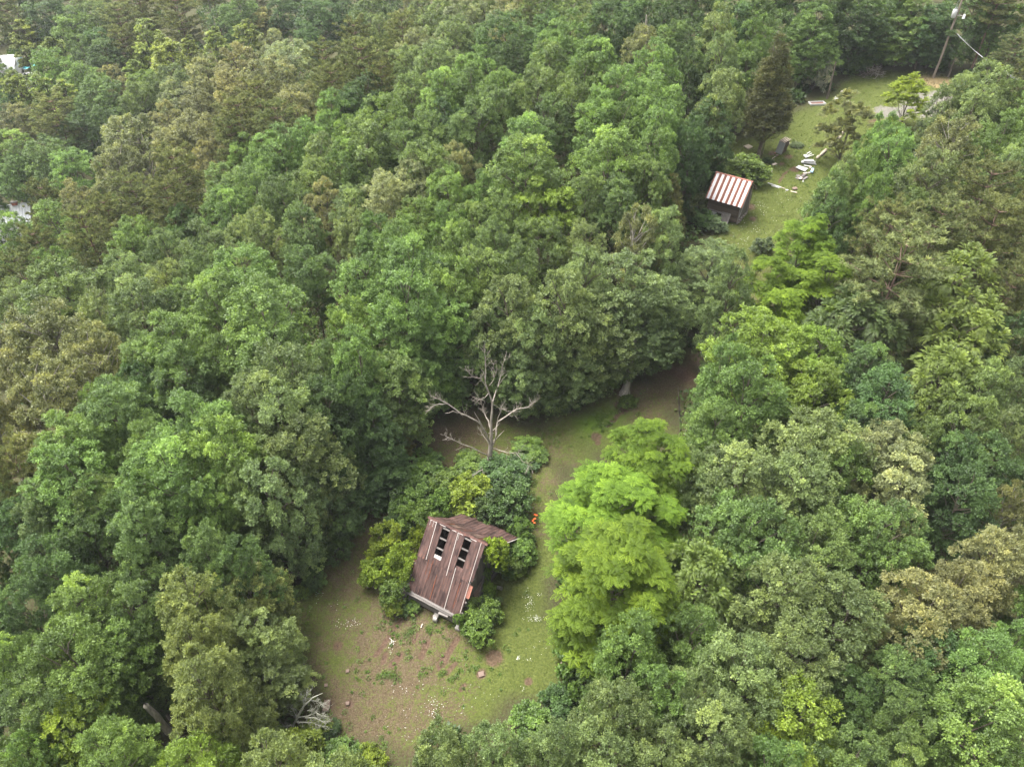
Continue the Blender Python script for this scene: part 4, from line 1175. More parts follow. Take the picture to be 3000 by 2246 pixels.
SEEN += [ground(u, v, h)[0] for u, v, h in ((870, 2080, 1.8), (920, 2095, 1.5), (945, 2070, 1.5), (945, 2190, .5), (900, 2050, 2.6), (900, 2130, .8), (450, 2085, 4), (490, 2135, 2), (40, 605, 5), (70, 594, 4.6),
         (30, 160, 4), (50, 172, 3.4), (88, 190, 1.2), (2385, 235, 2.5), (2400, 215, 3))]
SEEN = np.array(SEEN)
EDGE_OK = 'ODLPWKT'
_eye = np.array([0, 0, CAM_H])
def in_the_way(x, y, R, H, code):
    edge = code in EDGE_OK and clearing(np.array([[x, y]]))[0] > -6
    """does this crown block any of the seen points?"""
    low = .08 if edge else {'P': .45, 'B': .4, 'b': .1, 'C': .2}.get(code, .36)
    zc, hz = T1(x, y) + H * (1 + low) / 2, H * (1 - low) / 2 + .15
    s_ = np.array([R * .98, R * .98, hz])
    o_ = (_eye - np.array([x, y, zc])) / s_
    d_ = (SEEN - _eye) / s_
    A_ = (d_ ** 2).sum(1); B_ = d_ @ o_; C_ = o_ @ o_ - 1
    disc = B_ ** 2 - A_ * C_
    t_ = (-B_ - np.sqrt(np.clip(disc, 0, None))) / A_
    return int(((disc > 0) & (t_ < 1) & (t_ > 0)).sum())
def settle(d):
    """slide a tree along its line of sight until it stands outside the grass and hides nothing that shows"""
    def bad(x, y, R, H):
        return clearing(np.array([[x, y]]))[0] > -.25 * R or in_the_way(x, y, R, H, d['c']) > 0
    if not bad(d['x'], d['y'], d['R'], d['H']): return True
    opts = []
    for dy in np.arange(-9, 24, .75):
        q = on_upright(d['u'], d['v'], d['y'] + dy)
        for shrink in (1.0, .85, .7):
            R_ = d['R'] * q[1] / d['y'] * shrink
            hh = q[2] - T1(q[0], q[1]) + .8 * R_
            if hh < 1.6 * R_ or hh > 22: continue
            if not bad(q[0], q[1], R_, hh): opts.append((abs(dy) + (1 - shrink) * 14, q, hh, R_)); break
    if not opts: return False
    _, q, hh, R_ = min(opts, key=lambda o: o[0])
    d['x'], d['y'], d['H'], d['R'] = q[0], q[1], hh, R_
    return True
n0_ = len(TREES)
TREES = [d for d in TREES if settle(d)]
print('SETTLED', n0_, len(TREES))
# the forest closes over every other gap: add trees where the list leaves the floor bare
rf_ = np.random.default_rng(4242)
UV = np.array([(d['u'], d['v'], d['w']) for d in TREES])
nfill = 0
for v in range(-60, 2400, 60):
    for u in range(-110, 3120, 60):
        dd = ((UV[:, 0] - u) ** 2 + (UV[:, 1] - v) ** 2) / (.92 * UV[:, 2]) ** 2
        if dd.min() < 1: continue
        if (u < 260 and 540 < v < 720) or (u < 240 and 110 < v < 270): continue
        near_ = np.argsort((UV[:, 0] - u) ** 2 + (UV[:, 1] - v) ** 2)[:3]
        dn = TREES[int(near_[int(rf_.integers(3))])] if near_.max() < len(TREES) else TREES[0]
        c = dn['c'] if dn['c'] not in 'BybC' else 'O'
        w = float(np.clip(dn['w'] * rf_.uniform(.85, 1.05), 75, 200))
        x, y, R, H, t = place(u, v, w, c)
        g0 = ground(u, v + .3 * w)[0]
        if max(clearing(np.array([[x, y]]))[0], clearing(g0[None, :2])[0]) > -1.5 or in_the_way(x, y, R, H, c): continue
        TREES.append(dict(u=u, v=v, w=w, c=c, x=x, y=y, R=R, H=H, t=t)); nfill += 1
        UV = np.concatenate([UV, [(u, v, w)]])
print('FILL', nfill)
print('TREES', len(TREES))

def stand(d):
    builders, name, cat, col, words, ka, kb = KIND[d['c']]
    key = builders[int(rt.integers(len(builders)))] if rt.random() > .3 else builders[0]
    if d['c'] in EDGE_OK and clearing(np.array([[d['x'], d['y']]]))[0] > -6.5: key = 'edge'
    b = PROTO[key]
    crown, trunk, R0, H0, z0 = b[int(rt.integers(len(b)))]
    z = d.get('z', T1(d['x'], d['y']))
    root = empty(name, (d['x'], d['y'], z), float(rt.uniform(0, 6.283)))
    if 'lean' in d:
        root.rotation_mode = 'ZYX'
        root.rotation_euler = (d['lean'][0], d['lean'][1], float(rt.uniform(0, 6.283)))
    sx = d['R'] / R0
    root.scale = (sx * float(rt.uniform(.95, 1.05)), sx * float(rt.uniform(.95, 1.05)), d['H'] / H0)
    k = float(rt.uniform(.84, 1.18)); h = float(rt.uniform(-.06, .06))
    cc = d.get('col', col)
    cr = link('crown', crown, root)
    cr.color = (cc[0] * k * (1 + h), cc[1] * k, cc[2] * k * (1 - h), 1)
    tr = link('trunk' if cat in ('tree', 'pine', 'cedar') else 'stem', trunk, root)
    tag(root, d.get('label'), cat, d.get('group'))
    return root
# ------------------------------------------------------------------ shrubs and vines round the buildings, each with its own words
def shrub(u, v, wpx, code, label, H=None, hz=None, zabs=None, col=None, group=None):
    """u, v: visible middle of the shrub in the photograph"""
    if zabs is not None:
        p, t = on_plane(u, v, zabs)
        R = .5 * wpx / FPX * t
        d = dict(x=p[0], y=p[1], R=R, H=H or R * 1.5, c=code, label=label, z=zabs - (H or R * 1.5) * .5)
    else:
        h = .5
        for _ in range(8):
            p, t = ground(u, v, h)
            R = .5 * wpx / FPX * t * 1.05
            HH = H or (KIND[code][5] + KIND[code][6] * R)
            h = hz if hz is not None else HH * .5
        d = dict(x=p[0], y=p[1], R=R, H=HH, c=code, label=label)
    if col: d['col'] = col
    if group: d['group'] = group
    return stand(d)

GB = 'shrubs and vines crowding the old barn'
for a in (
    (1128, 1590, 118, 's', 'yellow-green bush against the upper left edge of the barn roof', 3.3),
    (1180, 1660, 110, 's', 'yellow-green bush overlapping the left eave of the barn roof', 3.6),
    (1105, 1680, 100, 's', 'yellow-green bush standing farthest left of the barn', 2.6),
    (1158, 1735, 100, 'S', 'mid-green bush by the broken log ends at the barn corner', 2.2),
    (1150, 1770, 70, 's', 'low yellow-green bush below the log ends of the barn', 1.5),
    (1222, 1522, 118, 'S', 'green shrub behind the upper left end of the barn ridge', 3.0),
    (1232, 1590, 62, 's', 'small bright vine climbing the left edge of the barn roof', 3.2),
    (1165, 1545, 100, 'd', 'dark green shrub left of the barn beside the brown litter', 1.8),
    (1245, 1384, 160, 'S', 'rounded green shrub with bare twigs, left of the dead tree base', 2.0),
    (1205, 1465, 130, 'S', 'green shrub between the barn ridge and the leaf litter on its left', 2.6),
    (1375, 1448, 140, 's', 'olive yellow shrub directly behind the barn roof', 2.8),
    (1480, 1385, 160, 'd', 'dark green shrub right of the dead tree base', 1.6),
    (1492, 1465, 150, 'd', 'dark green shrub behind the back right corner of the barn roof', 2.8),
    (1380, 1365, 110, 'S', 'low green shrub at the foot of the dead tree', 1.2),
    (1545, 1320, 115, 'S', 'low leafy shrub at the grass edge right of the dead tree', 1.0),
    (1310, 1420, 120, 'S', 'green shrub behind the barn, below the dead tree branch', 1.9),
    (1425, 1500, 100, 'd', 'dark fern-like shrub touching the back eave of the barn', 2.4),
    (1290, 1478, 90, 'S', 'bright green shrub touching the far left of the back roof slope', 2.6),
    (1528, 1555, 78, 'S', 'leafy shrub at the back right corner of the barn', 2.2),
    (1528, 1617, 92, 'S', 'leafy shrub along the right wall of the barn', 1.9),
    (1505, 1655, 78, 'S', 'leafy shrub by the right wall near the barn doorway', 1.6),
    (1492, 1680, 40, 'd', 'small dark sprig beside the barn doorway', .8),
    (1414, 1793, 105, 'S', 'bright shrub by the front right corner of the barn', 1.9),
    (1404, 1845, 98, 'S', 'bright low shrub in front of the barn corner post', 1.9),
    (1432, 1768, 62, 'd', 'dark shrub under the right roof edge of the barn', 1.7),
    (1213, 1776, 50, 'S', 'small bright weed bush at the front log wall', .7),
    (1190, 1782, 46, 'd', 'small dark weed bush near the front left barn corner', .7),
    (1360, 1818, 40, 'S', 'small green creeper at the front right eave', 1.5)):
    shrub(a[0], a[1], a[2], a[3], a[4], H=a[5], group=GB)
_o = np.array([-5.81, 32.02, 0]); _e = np.array([.8727, -.4882, 0]); _r = ray(1450, 1612); _c = np.array([0, 0, CAM_H])
_t = (5.05 - (_c - _o) @ _e) / (_r @ _e); _p = _c + _r * _t
stand(dict(x=_p[0], y=_p[1], R=1.05, H=2.0, c='v', z=_p[2] - .95, group=GB, label='round yellow-green dome of vine over the right end of the barn roof'))
shrub(1466, 1650, 58, 'V', 'green vine hanging down the gable below the yellow-green vine dome', H=1.9, zabs=2.3, group=GB)
shrub(1423, 1685, 34, 'V', 'thin green vine beside the dark barn doorway', H=1.8, zabs=1.9, group=GB)
shrub(1432, 1730, 44, 'V', 'green vine on the wall below the orange scrap of roof', H=1.7, zabs=1.3, group=GB)
shrub(1343, 1812, 34, 'V', 'small vine tuft climbing over the front right roof corner', H=.7, zabs=1.25, group=GB)

GU = 'shrubs along the upper clearing'
for a in (
    (2186, 494, 140, 'S', 'light green spreading bush behind the striped-roof shed', 2.6, (.105, .165, .035)),
    (2092, 655, 70, 'p', 'bluish shrub in front of the low opening of the striped-roof shed', 1.3, None),
    (2055, 640, 80, 'd', 'dark shrub at the left corner of the striped-roof shed', 1.9, None),
    (2020, 600, 110, 'd', 'olive shrub hugging the left wall of the striped-roof shed', 3.2, (.075, .1, .035)),
    (2392, 222, 80, 'p', 'silvery white-leaved shrub under the dark trees by the rusty box', 4.2, (.3, .34, .27)),
    (2560, 300, 0, None, '', 0, None),
    (2250, 470, 30, 'd', 'small weed patch between the cedar trunk and the roofless privy', .5, None),
    (2335, 425, 36, 'p', 'pale weeds growing right of the roofless privy', .5, None),
    (2235, 720, 60, 'p', 'pale blue-green shrub at the grass edge above the lime tree', 1.6, None),
    (2480, 545, 90, 's', 'yellowish shrub at the right edge of the grass by the debris', 2.0, (.12, .16, .04)),
    (2430, 600, 90, 'd', 'dark shrub at the right edge of the grass below the boards', 2.2, None),
    (2080, 200, 0, None, '', 0, None)):
    if a[3]: shrub(a[0], a[1], a[2], a[3], a[4], H=a[5], col=a[6], group=GU)
GE = 'shrubs along the edge of the lower clearing'
for a in (
    (1160, 1290, 130, 's', 'olive yellow cedar-like shrub in the shade left of the dead tree', 2.6, (.12, .12, .025)),
    (1190, 1240, 110, 's', 'olive shrub in the shade just above the left dead branch', 2.2, (.1, .11, .028)),
    (1660, 1165, 100, 'd', 'dark drooping shrub below the grey-green trees at the path', 2.0, None),
    (1840, 1175, 60, 'S', 'small weed clump at the foot of the grey trunk', .7, None),
    (1730, 1900, 210, 'E', 'round-leaved thicket below the largest lime tree', 4.5, None),
    (1860, 1900, 210, 'E', 'round-leaved thicket right of and below the lime trees', 5.0, (.06, .12, .03)),
    (1740, 2010, 170, 'E', 'round-leaved thicket at the lower right edge of the clearing', 3.0, None),
    (1640, 2060, 120, 'd', 'dark shrub at the bottom right edge of the clearing', 1.6, None),
    (1560, 2130, 150, 'S', 'bright shrub between the clearing and the bottom trees', 1.8, None),
    (1000, 2215, 120, 'S', 'small green bush left of the bottom trees', 1.4, None),
    (1090, 2225, 90, 's', 'yellow-green bush at the bottom edge of the photo', 1.6, None),
    (880, 2195, 160, 's', 'yellow-green bush beside the torn rusty sheet', 2.4, None),
    (760, 2215, 170, 'S', 'green bush left of the small bare tree', 2.4, None),
    (960, 2140, 70, 'd', 'low dark weeds under the bare branch tips', .8, None),
    (700, 2130, 130, 'd', 'dark bush right of the broken snag', 2.6, None),
    (560, 2190, 110, 'd', 'olive dark bush at the foot of the broken snag', 2.2, (.07, .075, .02)),
    (880, 1735, 50, 'S', 'low weeds at the left clearing edge beside the oak', .8, None),
    (985, 1600, 110, 'd', 'dark shrub at the left edge of the clearing, level with the barn', 2.0, None),
    (1085, 1470, 120, 'd', 'dark shrub at the left edge of the clearing, above the barn', 2.2, None),
    (920, 1690, 80, 'd', 'small dark shrub at the left edge of the clearing', 1.4, None)):
    shrub(a[0], a[1], a[2], a[3], a[4], H=a[5], col=a[6], group=GE)

# the tall cedar over the privy
p, _ = ground(2222, 462)
top = on_upright(2275, 100, p[1])
zb = T1(p[0], p[1])
Hc = top[2] - zb
stand(dict(x=p[0], y=p[1], R=3.5, H=Hc, c='C', label='tall dark olive cedar with a leaning bare trunk above the roofless privy', lean=(0.0, math.atan2(top[0] - p[0], Hc) * .6), col=(.075, .088, .034)))
def stand_between(ub, vb, ut, vt, wpx, code, label, col=None):
    p, t = ground(ub, vb); q = on_upright(ut, vt, p[1]); zb = T1(p[0], p[1]); H = q[2] - zb
    d = dict(x=p[0], y=p[1], R=.5 * wpx / FPX * t * 1.05, H=H, c=code, label=label, lean=(0.0, math.atan2(q[0] - p[0], H)))
    if col: d['col'] = col
    return stand(d)
stand_between(2457, 482, 2492, 268, 130, 'b', 'sparse tall olive tree at the right edge of the upper grass beside the pale stones', (.125, .145, .065))
stand_between(2640, 372, 2670, 222, 115, 'b', 'bright feathery young tree in front of the gravel patch')
stand_between(2600, 470, 2610, 345, 100, 'b', 'bright feathery young tree below and left of the gravel patch', (.12, .19, .03))
# grey-boled tree whose trunk foot shows at the head of the lower clearing
p, _ = ground(1831, 1150)
tb = Tubes(10)
tb.add([(0, 0, -.4), (0, 0, 0), (.05, .05, .5), (.12, .1, 1.5), (.3, .3, 7)], [.75, .52, .36, .3, .2])
o = link('tree_bole', tb.mesh('tree_bole', MAT['bark_pale'])); o.location = (p[0], p[1], T1(p[0], p[1]))
tag(o, 'grey flared trunk foot under the grey-green trees at the head of the clearing', 'tree trunk')
for (u0, v0, u1, v1, r_, lab) in ((1996, 1275, 1990, 1200, .09, 'thin dark stem at the right edge of the path behind the lime tree'), (2010, 1262, 2030, 1215, .07, 'thin leaning stem beside the dark stem behind the lime tree'),
                                   (2423, 289, 2437, 231, .16, 'slanting bare trunk beside the white-rimmed rusty box'), (2778, 226, 2794, 180, .12, 'slim trunk just right of the utility pole foot'), (2232, 455, 2247, 385, .05, 'thin bare stem forking off beside the leaning cedar trunk')):
    p, _ = ground(u0, v0); q = on_upright(u1, v1, p[1]); zb = T1(p[0], p[1])
    tb = Tubes(7); ex = np.array([q[0] - p[0], 0, q[2] - zb])
    tb.add([np.array([0, 0, -.3]), ex * .5 + np.array([.03, 0, 0]), ex, ex * 1.8 + np.array([.1, .2, 0])], [r_ * 1.1, r_ * .9, r_ * .75, r_ * .4])
    o = link('bare_tree', tb.mesh('bare_tree', MAT['bark'])); o.location = (p[0], p[1], zb); tag(o, lab, 'bare tree')

# ------------------------------------------------------------------ labels that single out each forest tree
LANDMARKS = [('the rusty barn', 1320, 1650), ('the bare dead tree', 1420, 1230), ('the striped-roof shed', 2120, 560), ('the utility pole', 2770, 120), ('the brush pile', 2557, 220),
             ('the white debris', 2370, 480), ('the leaning cedar', 2275, 270), ('the white roof', 50, 610), ('the turquoise pool', 88, 190), ('the broken snag', 470, 2110),
             ('the small bare tree', 880, 2100), ('the largest lime tree', 1765, 1520), ('the lime tree below the shed', 2360, 760), ('the tall bare snag', 612, 30),
             ('the upper left photo corner', 0, 0), ('the upper right photo corner', 3000, 0), ('the lower left photo corner', 0, 2246), ('the lower right photo corner', 3000, 2246),
             ('the left edge midpoint', 0, 1123), ('the right edge midpoint', 3000, 1123), ('the top edge midpoint', 1500, 0), ('the bottom edge midpoint', 1500, 2246)]
SECT = ['right of', 'upper right of', 'above', 'upper left of', 'left of', 'lower left of', 'below', 'lower right of']
ORD = ['nearest', 'second nearest', 'third nearest', 'fourth nearest', 'fifth nearest', 'sixth nearest', 'seventh nearest', 'eighth nearest', 'ninth nearest', 'tenth nearest']
def sector(d, lm):
    return int(round(math.atan2(-(d['v'] - lm[2]), d['u'] - lm[1]) / (math.pi / 4))) % 8
cells = {}
for i, d in enumerate(TREES):
    for j, lm in enumerate(LANDMARKS):
        cells.setdefault((KIND[d['c']][4], j, sector(d, lm)), []).append((math.hypot(d['u'] - lm[1], d['v'] - lm[2]), i))
best = {}
for (w_, j, s_), lst in cells.items():
    lst.sort()
    for k, (dist, i) in enumerate(lst[:10]):
        sc_ = k * 260 + dist
        if i not in best or sc_ < best[i][0]:
            best[i] = (sc_, f"{w_} {ORD[k]} {SECT[s_]} {LANDMARKS[j][0]}")
GROUPS = {'tree': 'broadleaf trees of the surrounding forest', 'pine': 'pines of the surrounding forest', 'cedar': 'cedars of the surrounding forest'}
for i, d in enumerate(TREES):
    d['label'] = best[i][1] if i in best else KIND[d['c']][4] + ' in the forest'
    d['group'] = GROUPS[KIND[d['c']][2]]
    stand(d)

# ------------------------------------------------------------------ undergrowth under the trees, leafy and uncountable
ru = np.random.default_rng(123)
cand = np.column_stack([ru.uniform(-170, 150, 14000), ru.uniform(8, 280, 14000)])
uv = np.array([project((a, b, T1(a, b) + 1))[:2] for a, b in cand])
inside = (uv[:, 0] > -150) & (uv[:, 0] < 3150) & (uv[:, 1] > -200) & (uv[:, 1] < 2500)
cand = cand[inside]
sdc = clearing(cand)
keep = sdc < -.6
cand, sdc = cand[keep], sdc[keep]
order = np.argsort(-np.clip(sdc, -5, 0) + ru.uniform(0, 6, len(sdc)))
cand = cand[order][:4200]; sdc = sdc[order][:4200]
Vs, Fs, vs, n0 = [], [], [], 0
zc = terrain(cand[:, 0], cand[:, 1])
for k in range(len(cand)):
    edge = sdc[k] > -4
    big = 1.0 if cand[k, 1] < 80 else 1.7
    hgt = ru.uniform(.8, 2.6) if edge else ru.uniform(1.5, 5.5)
    m = 80 if edge else 45
    q = sph(ru, m) * np.array([1.3, 1.3, .7]) * (ru.uniform(.4, 1, (m, 1)) ** .5) * ru.uniform(.6, 1.3) 
    q[:, 2] = np.abs(q[:, 2]) * hgt
    c = q + np.array([cand[k, 0], cand[k, 1], zc[k]])
    ax = unit(q + ru.standard_normal((m, 3)) * .5); up = unit(np.array([0, 0, 1.]) + ru.standard_normal((m, 3)) * .5)
    V, F = leaf_quads(c, ax, unit(np.cross(ax, up)), ru.uniform(.28, .5, m) * big, ru.uniform(.2, .34, m) * big)
    Vs.append(V); Fs.append(F + n0); n0 += len(V)
    vs.append(np.repeat(np.clip(.45 + .15 * ru.standard_normal(m) + ru.normal(0, .12), 0, 1), 4))
ug = link('undergrowth', np_mesh('undergrowth', np.concatenate(Vs), np.concatenate(Fs), MAT['leaf'], {'leafvar': np.concatenate(vs)}))
ug.color = (.05, .095, .026, 1)
tag(ug, 'dark leafy undergrowth covering the forest floor', kind='stuff')

# ------------------------------------------------------------------ grass, weeds and wild flowers in the clearings
def grow(name, n, pts, hl, wl, col_of, mat, lean=.5, blades=1):
    pass
rg = np.random.default_rng(9)
def sample_open(n, poly, pad=.2):
    poly = np.array(poly); lo, hi = poly.min(0), poly.max(0)
    Pp = rg.uniform(lo, hi, (n, 2))
    return Pp[clearing(Pp) > -pad]
PA = sample_open(150000, CLEAR[0]); PB = sample_open(90000, CLEAR[1])
Pg = np.concatenate([PA, PB])
zz_ = zones(Pg)
clumpy = .5 + .5 * np.sin(Pg[:, 0] * 1.9 + 1.5 * np.sin(Pg[:, 1] * 1.3)) * np.sin(Pg[:, 1] * 2.3 + np.sin(Pg[:, 0] * 1.1))
prob = np.clip(.08 + zz_[1] * .9, 0, 1) * (1 - zz_[2]) * (1 - zz_[3]) * (.35 + .65 * clumpy)
sel = rg.random(len(Pg)) < prob
Pg = Pg[sel]; gsel = zz_[1][sel]; dsel = zz_[4][sel]
m = len(Pg)
base = np.column_stack([Pg, terrain(Pg[:, 0], Pg[:, 1]) - .03])
d = unit(np.column_stack([rg.normal(0, .7, m), rg.normal(0, .7, m), np.ones(m)]))
hgt = rg.uniform(.06, .2, m) * (1 + dsel)
sd = unit(np.cross(d, sph(rg, m)))
w = rg.uniform(.012, .03, m) * np.where(Pg[:, 1] > 62, 2.2, 1)
V = np.stack([base - sd * w[:, None], base + sd * w[:, None], base + d * hgt[:, None]], 1).reshape(-1, 3)
gv = np.clip(.25 + .6 * gsel + rg.normal(0, .16, m) - .8 * dsel, 0, 1)
def grass_mat():
    m_, nt, out = new_mat('grass_blades')
    at = N(nt, 'ShaderNodeAttribute'); at.attribute_name = 'leafvar'
    c = ramp(nt, at.outputs['Fac'], [(0.0, (.2, .15, .085)), (.3, (.12, .105, .04)), (.5, (.075, .088, .022)), (.8, (.072, .105, .022)), (1.0, (.1, .145, .028))])
    principled(nt, out, c, .6, .25)
    return m_
MAT['grass'] = grass_mat()
tag(link('grass', np_mesh('grass', V, np.arange(m * 3).reshape(-1, 3), MAT['grass'], {'leafvar': np.repeat(gv, 3)})), 'short rough grass growing over both clearings', kind='stuff')

def rosettes(name, centres, sizes, col, leaf, label, per=60):
    Vs, vs, Fs, n0 = [], [], [], 0
    for (x, y), s in zip(centres, sizes):
        k = int(per * (0.6 + s))
        q = sph(rg, k) * (rg.uniform(.2, 1, (k, 1)) ** .5) * s
        q[:, 2] = np.abs(q[:, 2]) * .8
        c = q + np.array([x, y, T1(x, y)])
        ax = unit(q + rg.standard_normal((k, 3)) * .3 * s); up = unit(np.array([0, 0, 1.]) + rg.standard_normal((k, 3)) * .4)
        V, F = leaf_quads(c, ax, unit(np.cross(ax, up)), leaf * rg.uniform(.7, 1.3, k), leaf * .55)
        Vs.append(V); Fs.append(F + n0); n0 += len(V)
        vs.append(np.repeat(np.clip(rg.normal(.5, .13) + rg.normal(0, .1, k), 0, 1), 4))
    o = link(name, np_mesh(name, np.concatenate(Vs), np.concatenate(Fs), MAT['leaf'], {'leafvar': np.concatenate(vs)}))
    o.color = col
    tag(o, label, kind='stuff')
    return o
wc, wsz = [], []
for (a, b, n_, sp, s) in ((1090, 410, 3, 40, .22), (1180, 560, 7, 40, .26), (1280, 490, 9, 45, .3), (1475, 450, 8, 30, .26), (1090, 930, 10, 35, .3), (1000, 930, 5, 30, .22), (1560, 890, 6, 35, .22),
                         (1010, 440, 5, 40, .25), (1640, 450, 8, 60, .2), (1700, 940, 8, 60, .2), (1780, 780, 6, 50, .18), (1880, 860, 6, 40, .18), (900, 900, 12, 90, .2), (1400, 930, 8, 60, .2), (1200, 760, 6, 60, .2),
                         (1310, 300, 9, 60, .2), (1500, 560, 8, 80, .15), (1100, 560, 8, 60, .15), (220, 250, 10, 60, .2), (190, 700, 10, 70, .25), (560, 1380, 10, 90, .25), (950, 1600, 8, 50, .25), (300, 650, 6, 60, .2)):
    for _ in range(n_):
        x, y = gp(820 + .3019 * (a + rg.normal(0, sp)), 1700 + .3019 * (b + rg.normal(0, sp)))
        wc.append((x, y)); wsz.append(s * rg.uniform(.5, 1.3))
for (u, v, n_, sp) in ((1760, 1240, 40, 22), (1640, 1290, 14, 30), (1560, 1330, 10, 25), (1850, 1180, 14, 25), (1600, 1220, 25, 40), (1580, 1440, 10, 30), (2270, 470, 14, 18), (2330, 440, 14, 25), (2110, 680, 10, 20), (2200, 560, 12, 40), (2380, 560, 10, 30), (1330, 2060, 14, 140), (1100, 2080, 14, 120), (1040, 1690, 8, 60), (1500, 1950, 12, 80), (1500, 1590, 14, 40)):
    for _ in range(n_):
        x, y = gp(u + rg.normal(0, sp), v + rg.normal(0, sp))
        wc.append((x, y)); wsz.append(rg.uniform(.08, .3))
rosettes('weeds', wc, wsz, (.085, .15, .03, 1), .085, 'bright green broad-leaved weeds scattered over the clearing')

def petals(name, spots, mat, size, label, hgt=(.12, .3)):
    c = []
    for u, v, n_, su, sv in spots:
        for _ in range(n_):
            x, y = gp(u + rg.normal(0, su), v + rg.normal(0, sv))
            c.append((x, y, T1(x, y) + rg.uniform(*hgt)))
    c = np.array(c); k = len(c)
    ax = unit(np.column_stack([rg.normal(0, 1, (k, 2)), rg.normal(0, .25, k)])); sd_ = unit(np.cross(ax, np.array([0, 0, 1.]) + rg.normal(0, .2, (k, 3))))
    s = size * rg.uniform(.6, 1.3, k)
    V, F = leaf_quads(c, ax, sd_, s, s)
    V2, F2 = leaf_quads(c + np.array([0, 0, .012]), unit(ax + sd_), unit(sd_ - ax), s, s)
    o = link(name, np_mesh(name, np.concatenate([V, V2]), np.concatenate([F, F2 + len(V)]), MAT[mat]))
    tag(o, label, kind='stuff')
petals('white_flowers', [(1567, 1815, 55, 16, 5), (1553, 1775, 34, 7, 14), (1548, 1745, 14, 8, 10), (1580, 1745, 8, 4, 4), (1517, 1932, 22, 3, 4), (1548, 1936, 10, 7, 4), (1148, 1885, 34, 5, 5), (1268, 2065, 26, 14, 11), (1265, 2092, 22, 12, 8),
                        (1010, 1835, 26, 14, 10), (1050, 1825, 14, 10, 8), (960, 1780, 10, 40, 10), (1225, 2030, 20, 60, 15), (1300, 2090, 20, 60, 15), (1190, 2120, 14, 50, 20), (1400, 2040, 12, 40, 20), (1535, 2020, 6, 4, 4), (1585, 1900, 12, 25, 10),
                        (940, 1745, 8, 8, 4), (1145, 1905, 10, 3, 8), (1250, 2150, 10, 40, 15)], 'flower_white', .033, 'small white wild flowers scattered in drifts over the grass')
petals('white_clover', [(2250, 640, 40, 40, 25), (2290, 590, 30, 40, 20), (2200, 690, 36, 30, 20), (2338, 420, 40, 12, 10), (2230, 605, 14, 12, 5), (2160, 720, 20, 30, 20)], 'flower_white', .05, 'tiny white clover heads dotted over the upper grass', (.05, .15))
lily = empty('flowering_plant', tuple(np.append(gp(1566, 1535), 0)));
lily.location.z = T1(lily.location.x, lily.location.y)
tag(lily, 'orange lilies in leaf beside the path at the barn back corner', 'flowering plant')
for (u, v) in ((1566, 1512), (1571, 1514), (1564, 1526), (1567, 1524), (1565, 1537), (1560, 1531)):
    x, y = gp(u, v + 12)
    c = np.array([x - lily.location.x, y - lily.location.y, .75])
    a5 = np.arange(6) / 6 * 6.283
    ax = unit(np.column_stack([np.cos(a5), np.sin(a5), np.full(6, .5)]))
    V, F = leaf_quads(c + ax * .06, ax, unit(np.cross(ax, np.array([0, 0, 1.]))), .1, .06)
    fo = link('flower', np_mesh('flower', V, F, MAT['flower_orange']), lily)
    k = 9; ax = unit(np.column_stack([rg.normal(0, .5, (k, 2)), np.ones(k)]))
    V, F = leaf_quads(np.array([c[0], c[1], 0]) + ax * .35, ax, unit(np.cross(ax, sph(rg, k))), .75, .035)
    lo = link('leaf_blade', np_mesh('leaf_blade', V, F, MAT['leaf'], {'leafvar': np.full(len(V), .5)}), lily); lo.color = (.07, .13, .03, 1)

# ------------------------------------------------------------------ dead trees
def twigs(tb, r, p, d, ln, rad, depth, up=.25, spread=.7, kink=.2):
    n_ = 4
    pts = [p]; dd = d.copy()
    for _ in range(n_):
        dd = unit(dd + r.normal(0, kink, 3) + np.array([0, 0, up * .15]))
        pts.append(pts[-1] + dd * ln / n_)
    tb.add(pts, np.linspace(rad, rad * .45, n_ + 1), 6 if rad > .03 else 4)
    if depth > 0:
        for k in range(int(r.integers(2, 5))):
            i = int(r.integers(1, n_ + 1))
            twigs(tb, r, pts[i], unit(dd + sph(r, 1)[0] * spread + np.array([0, 0, up])), ln * r.uniform(.4, .65), rad * .5, depth - 1, up, spread, kink)

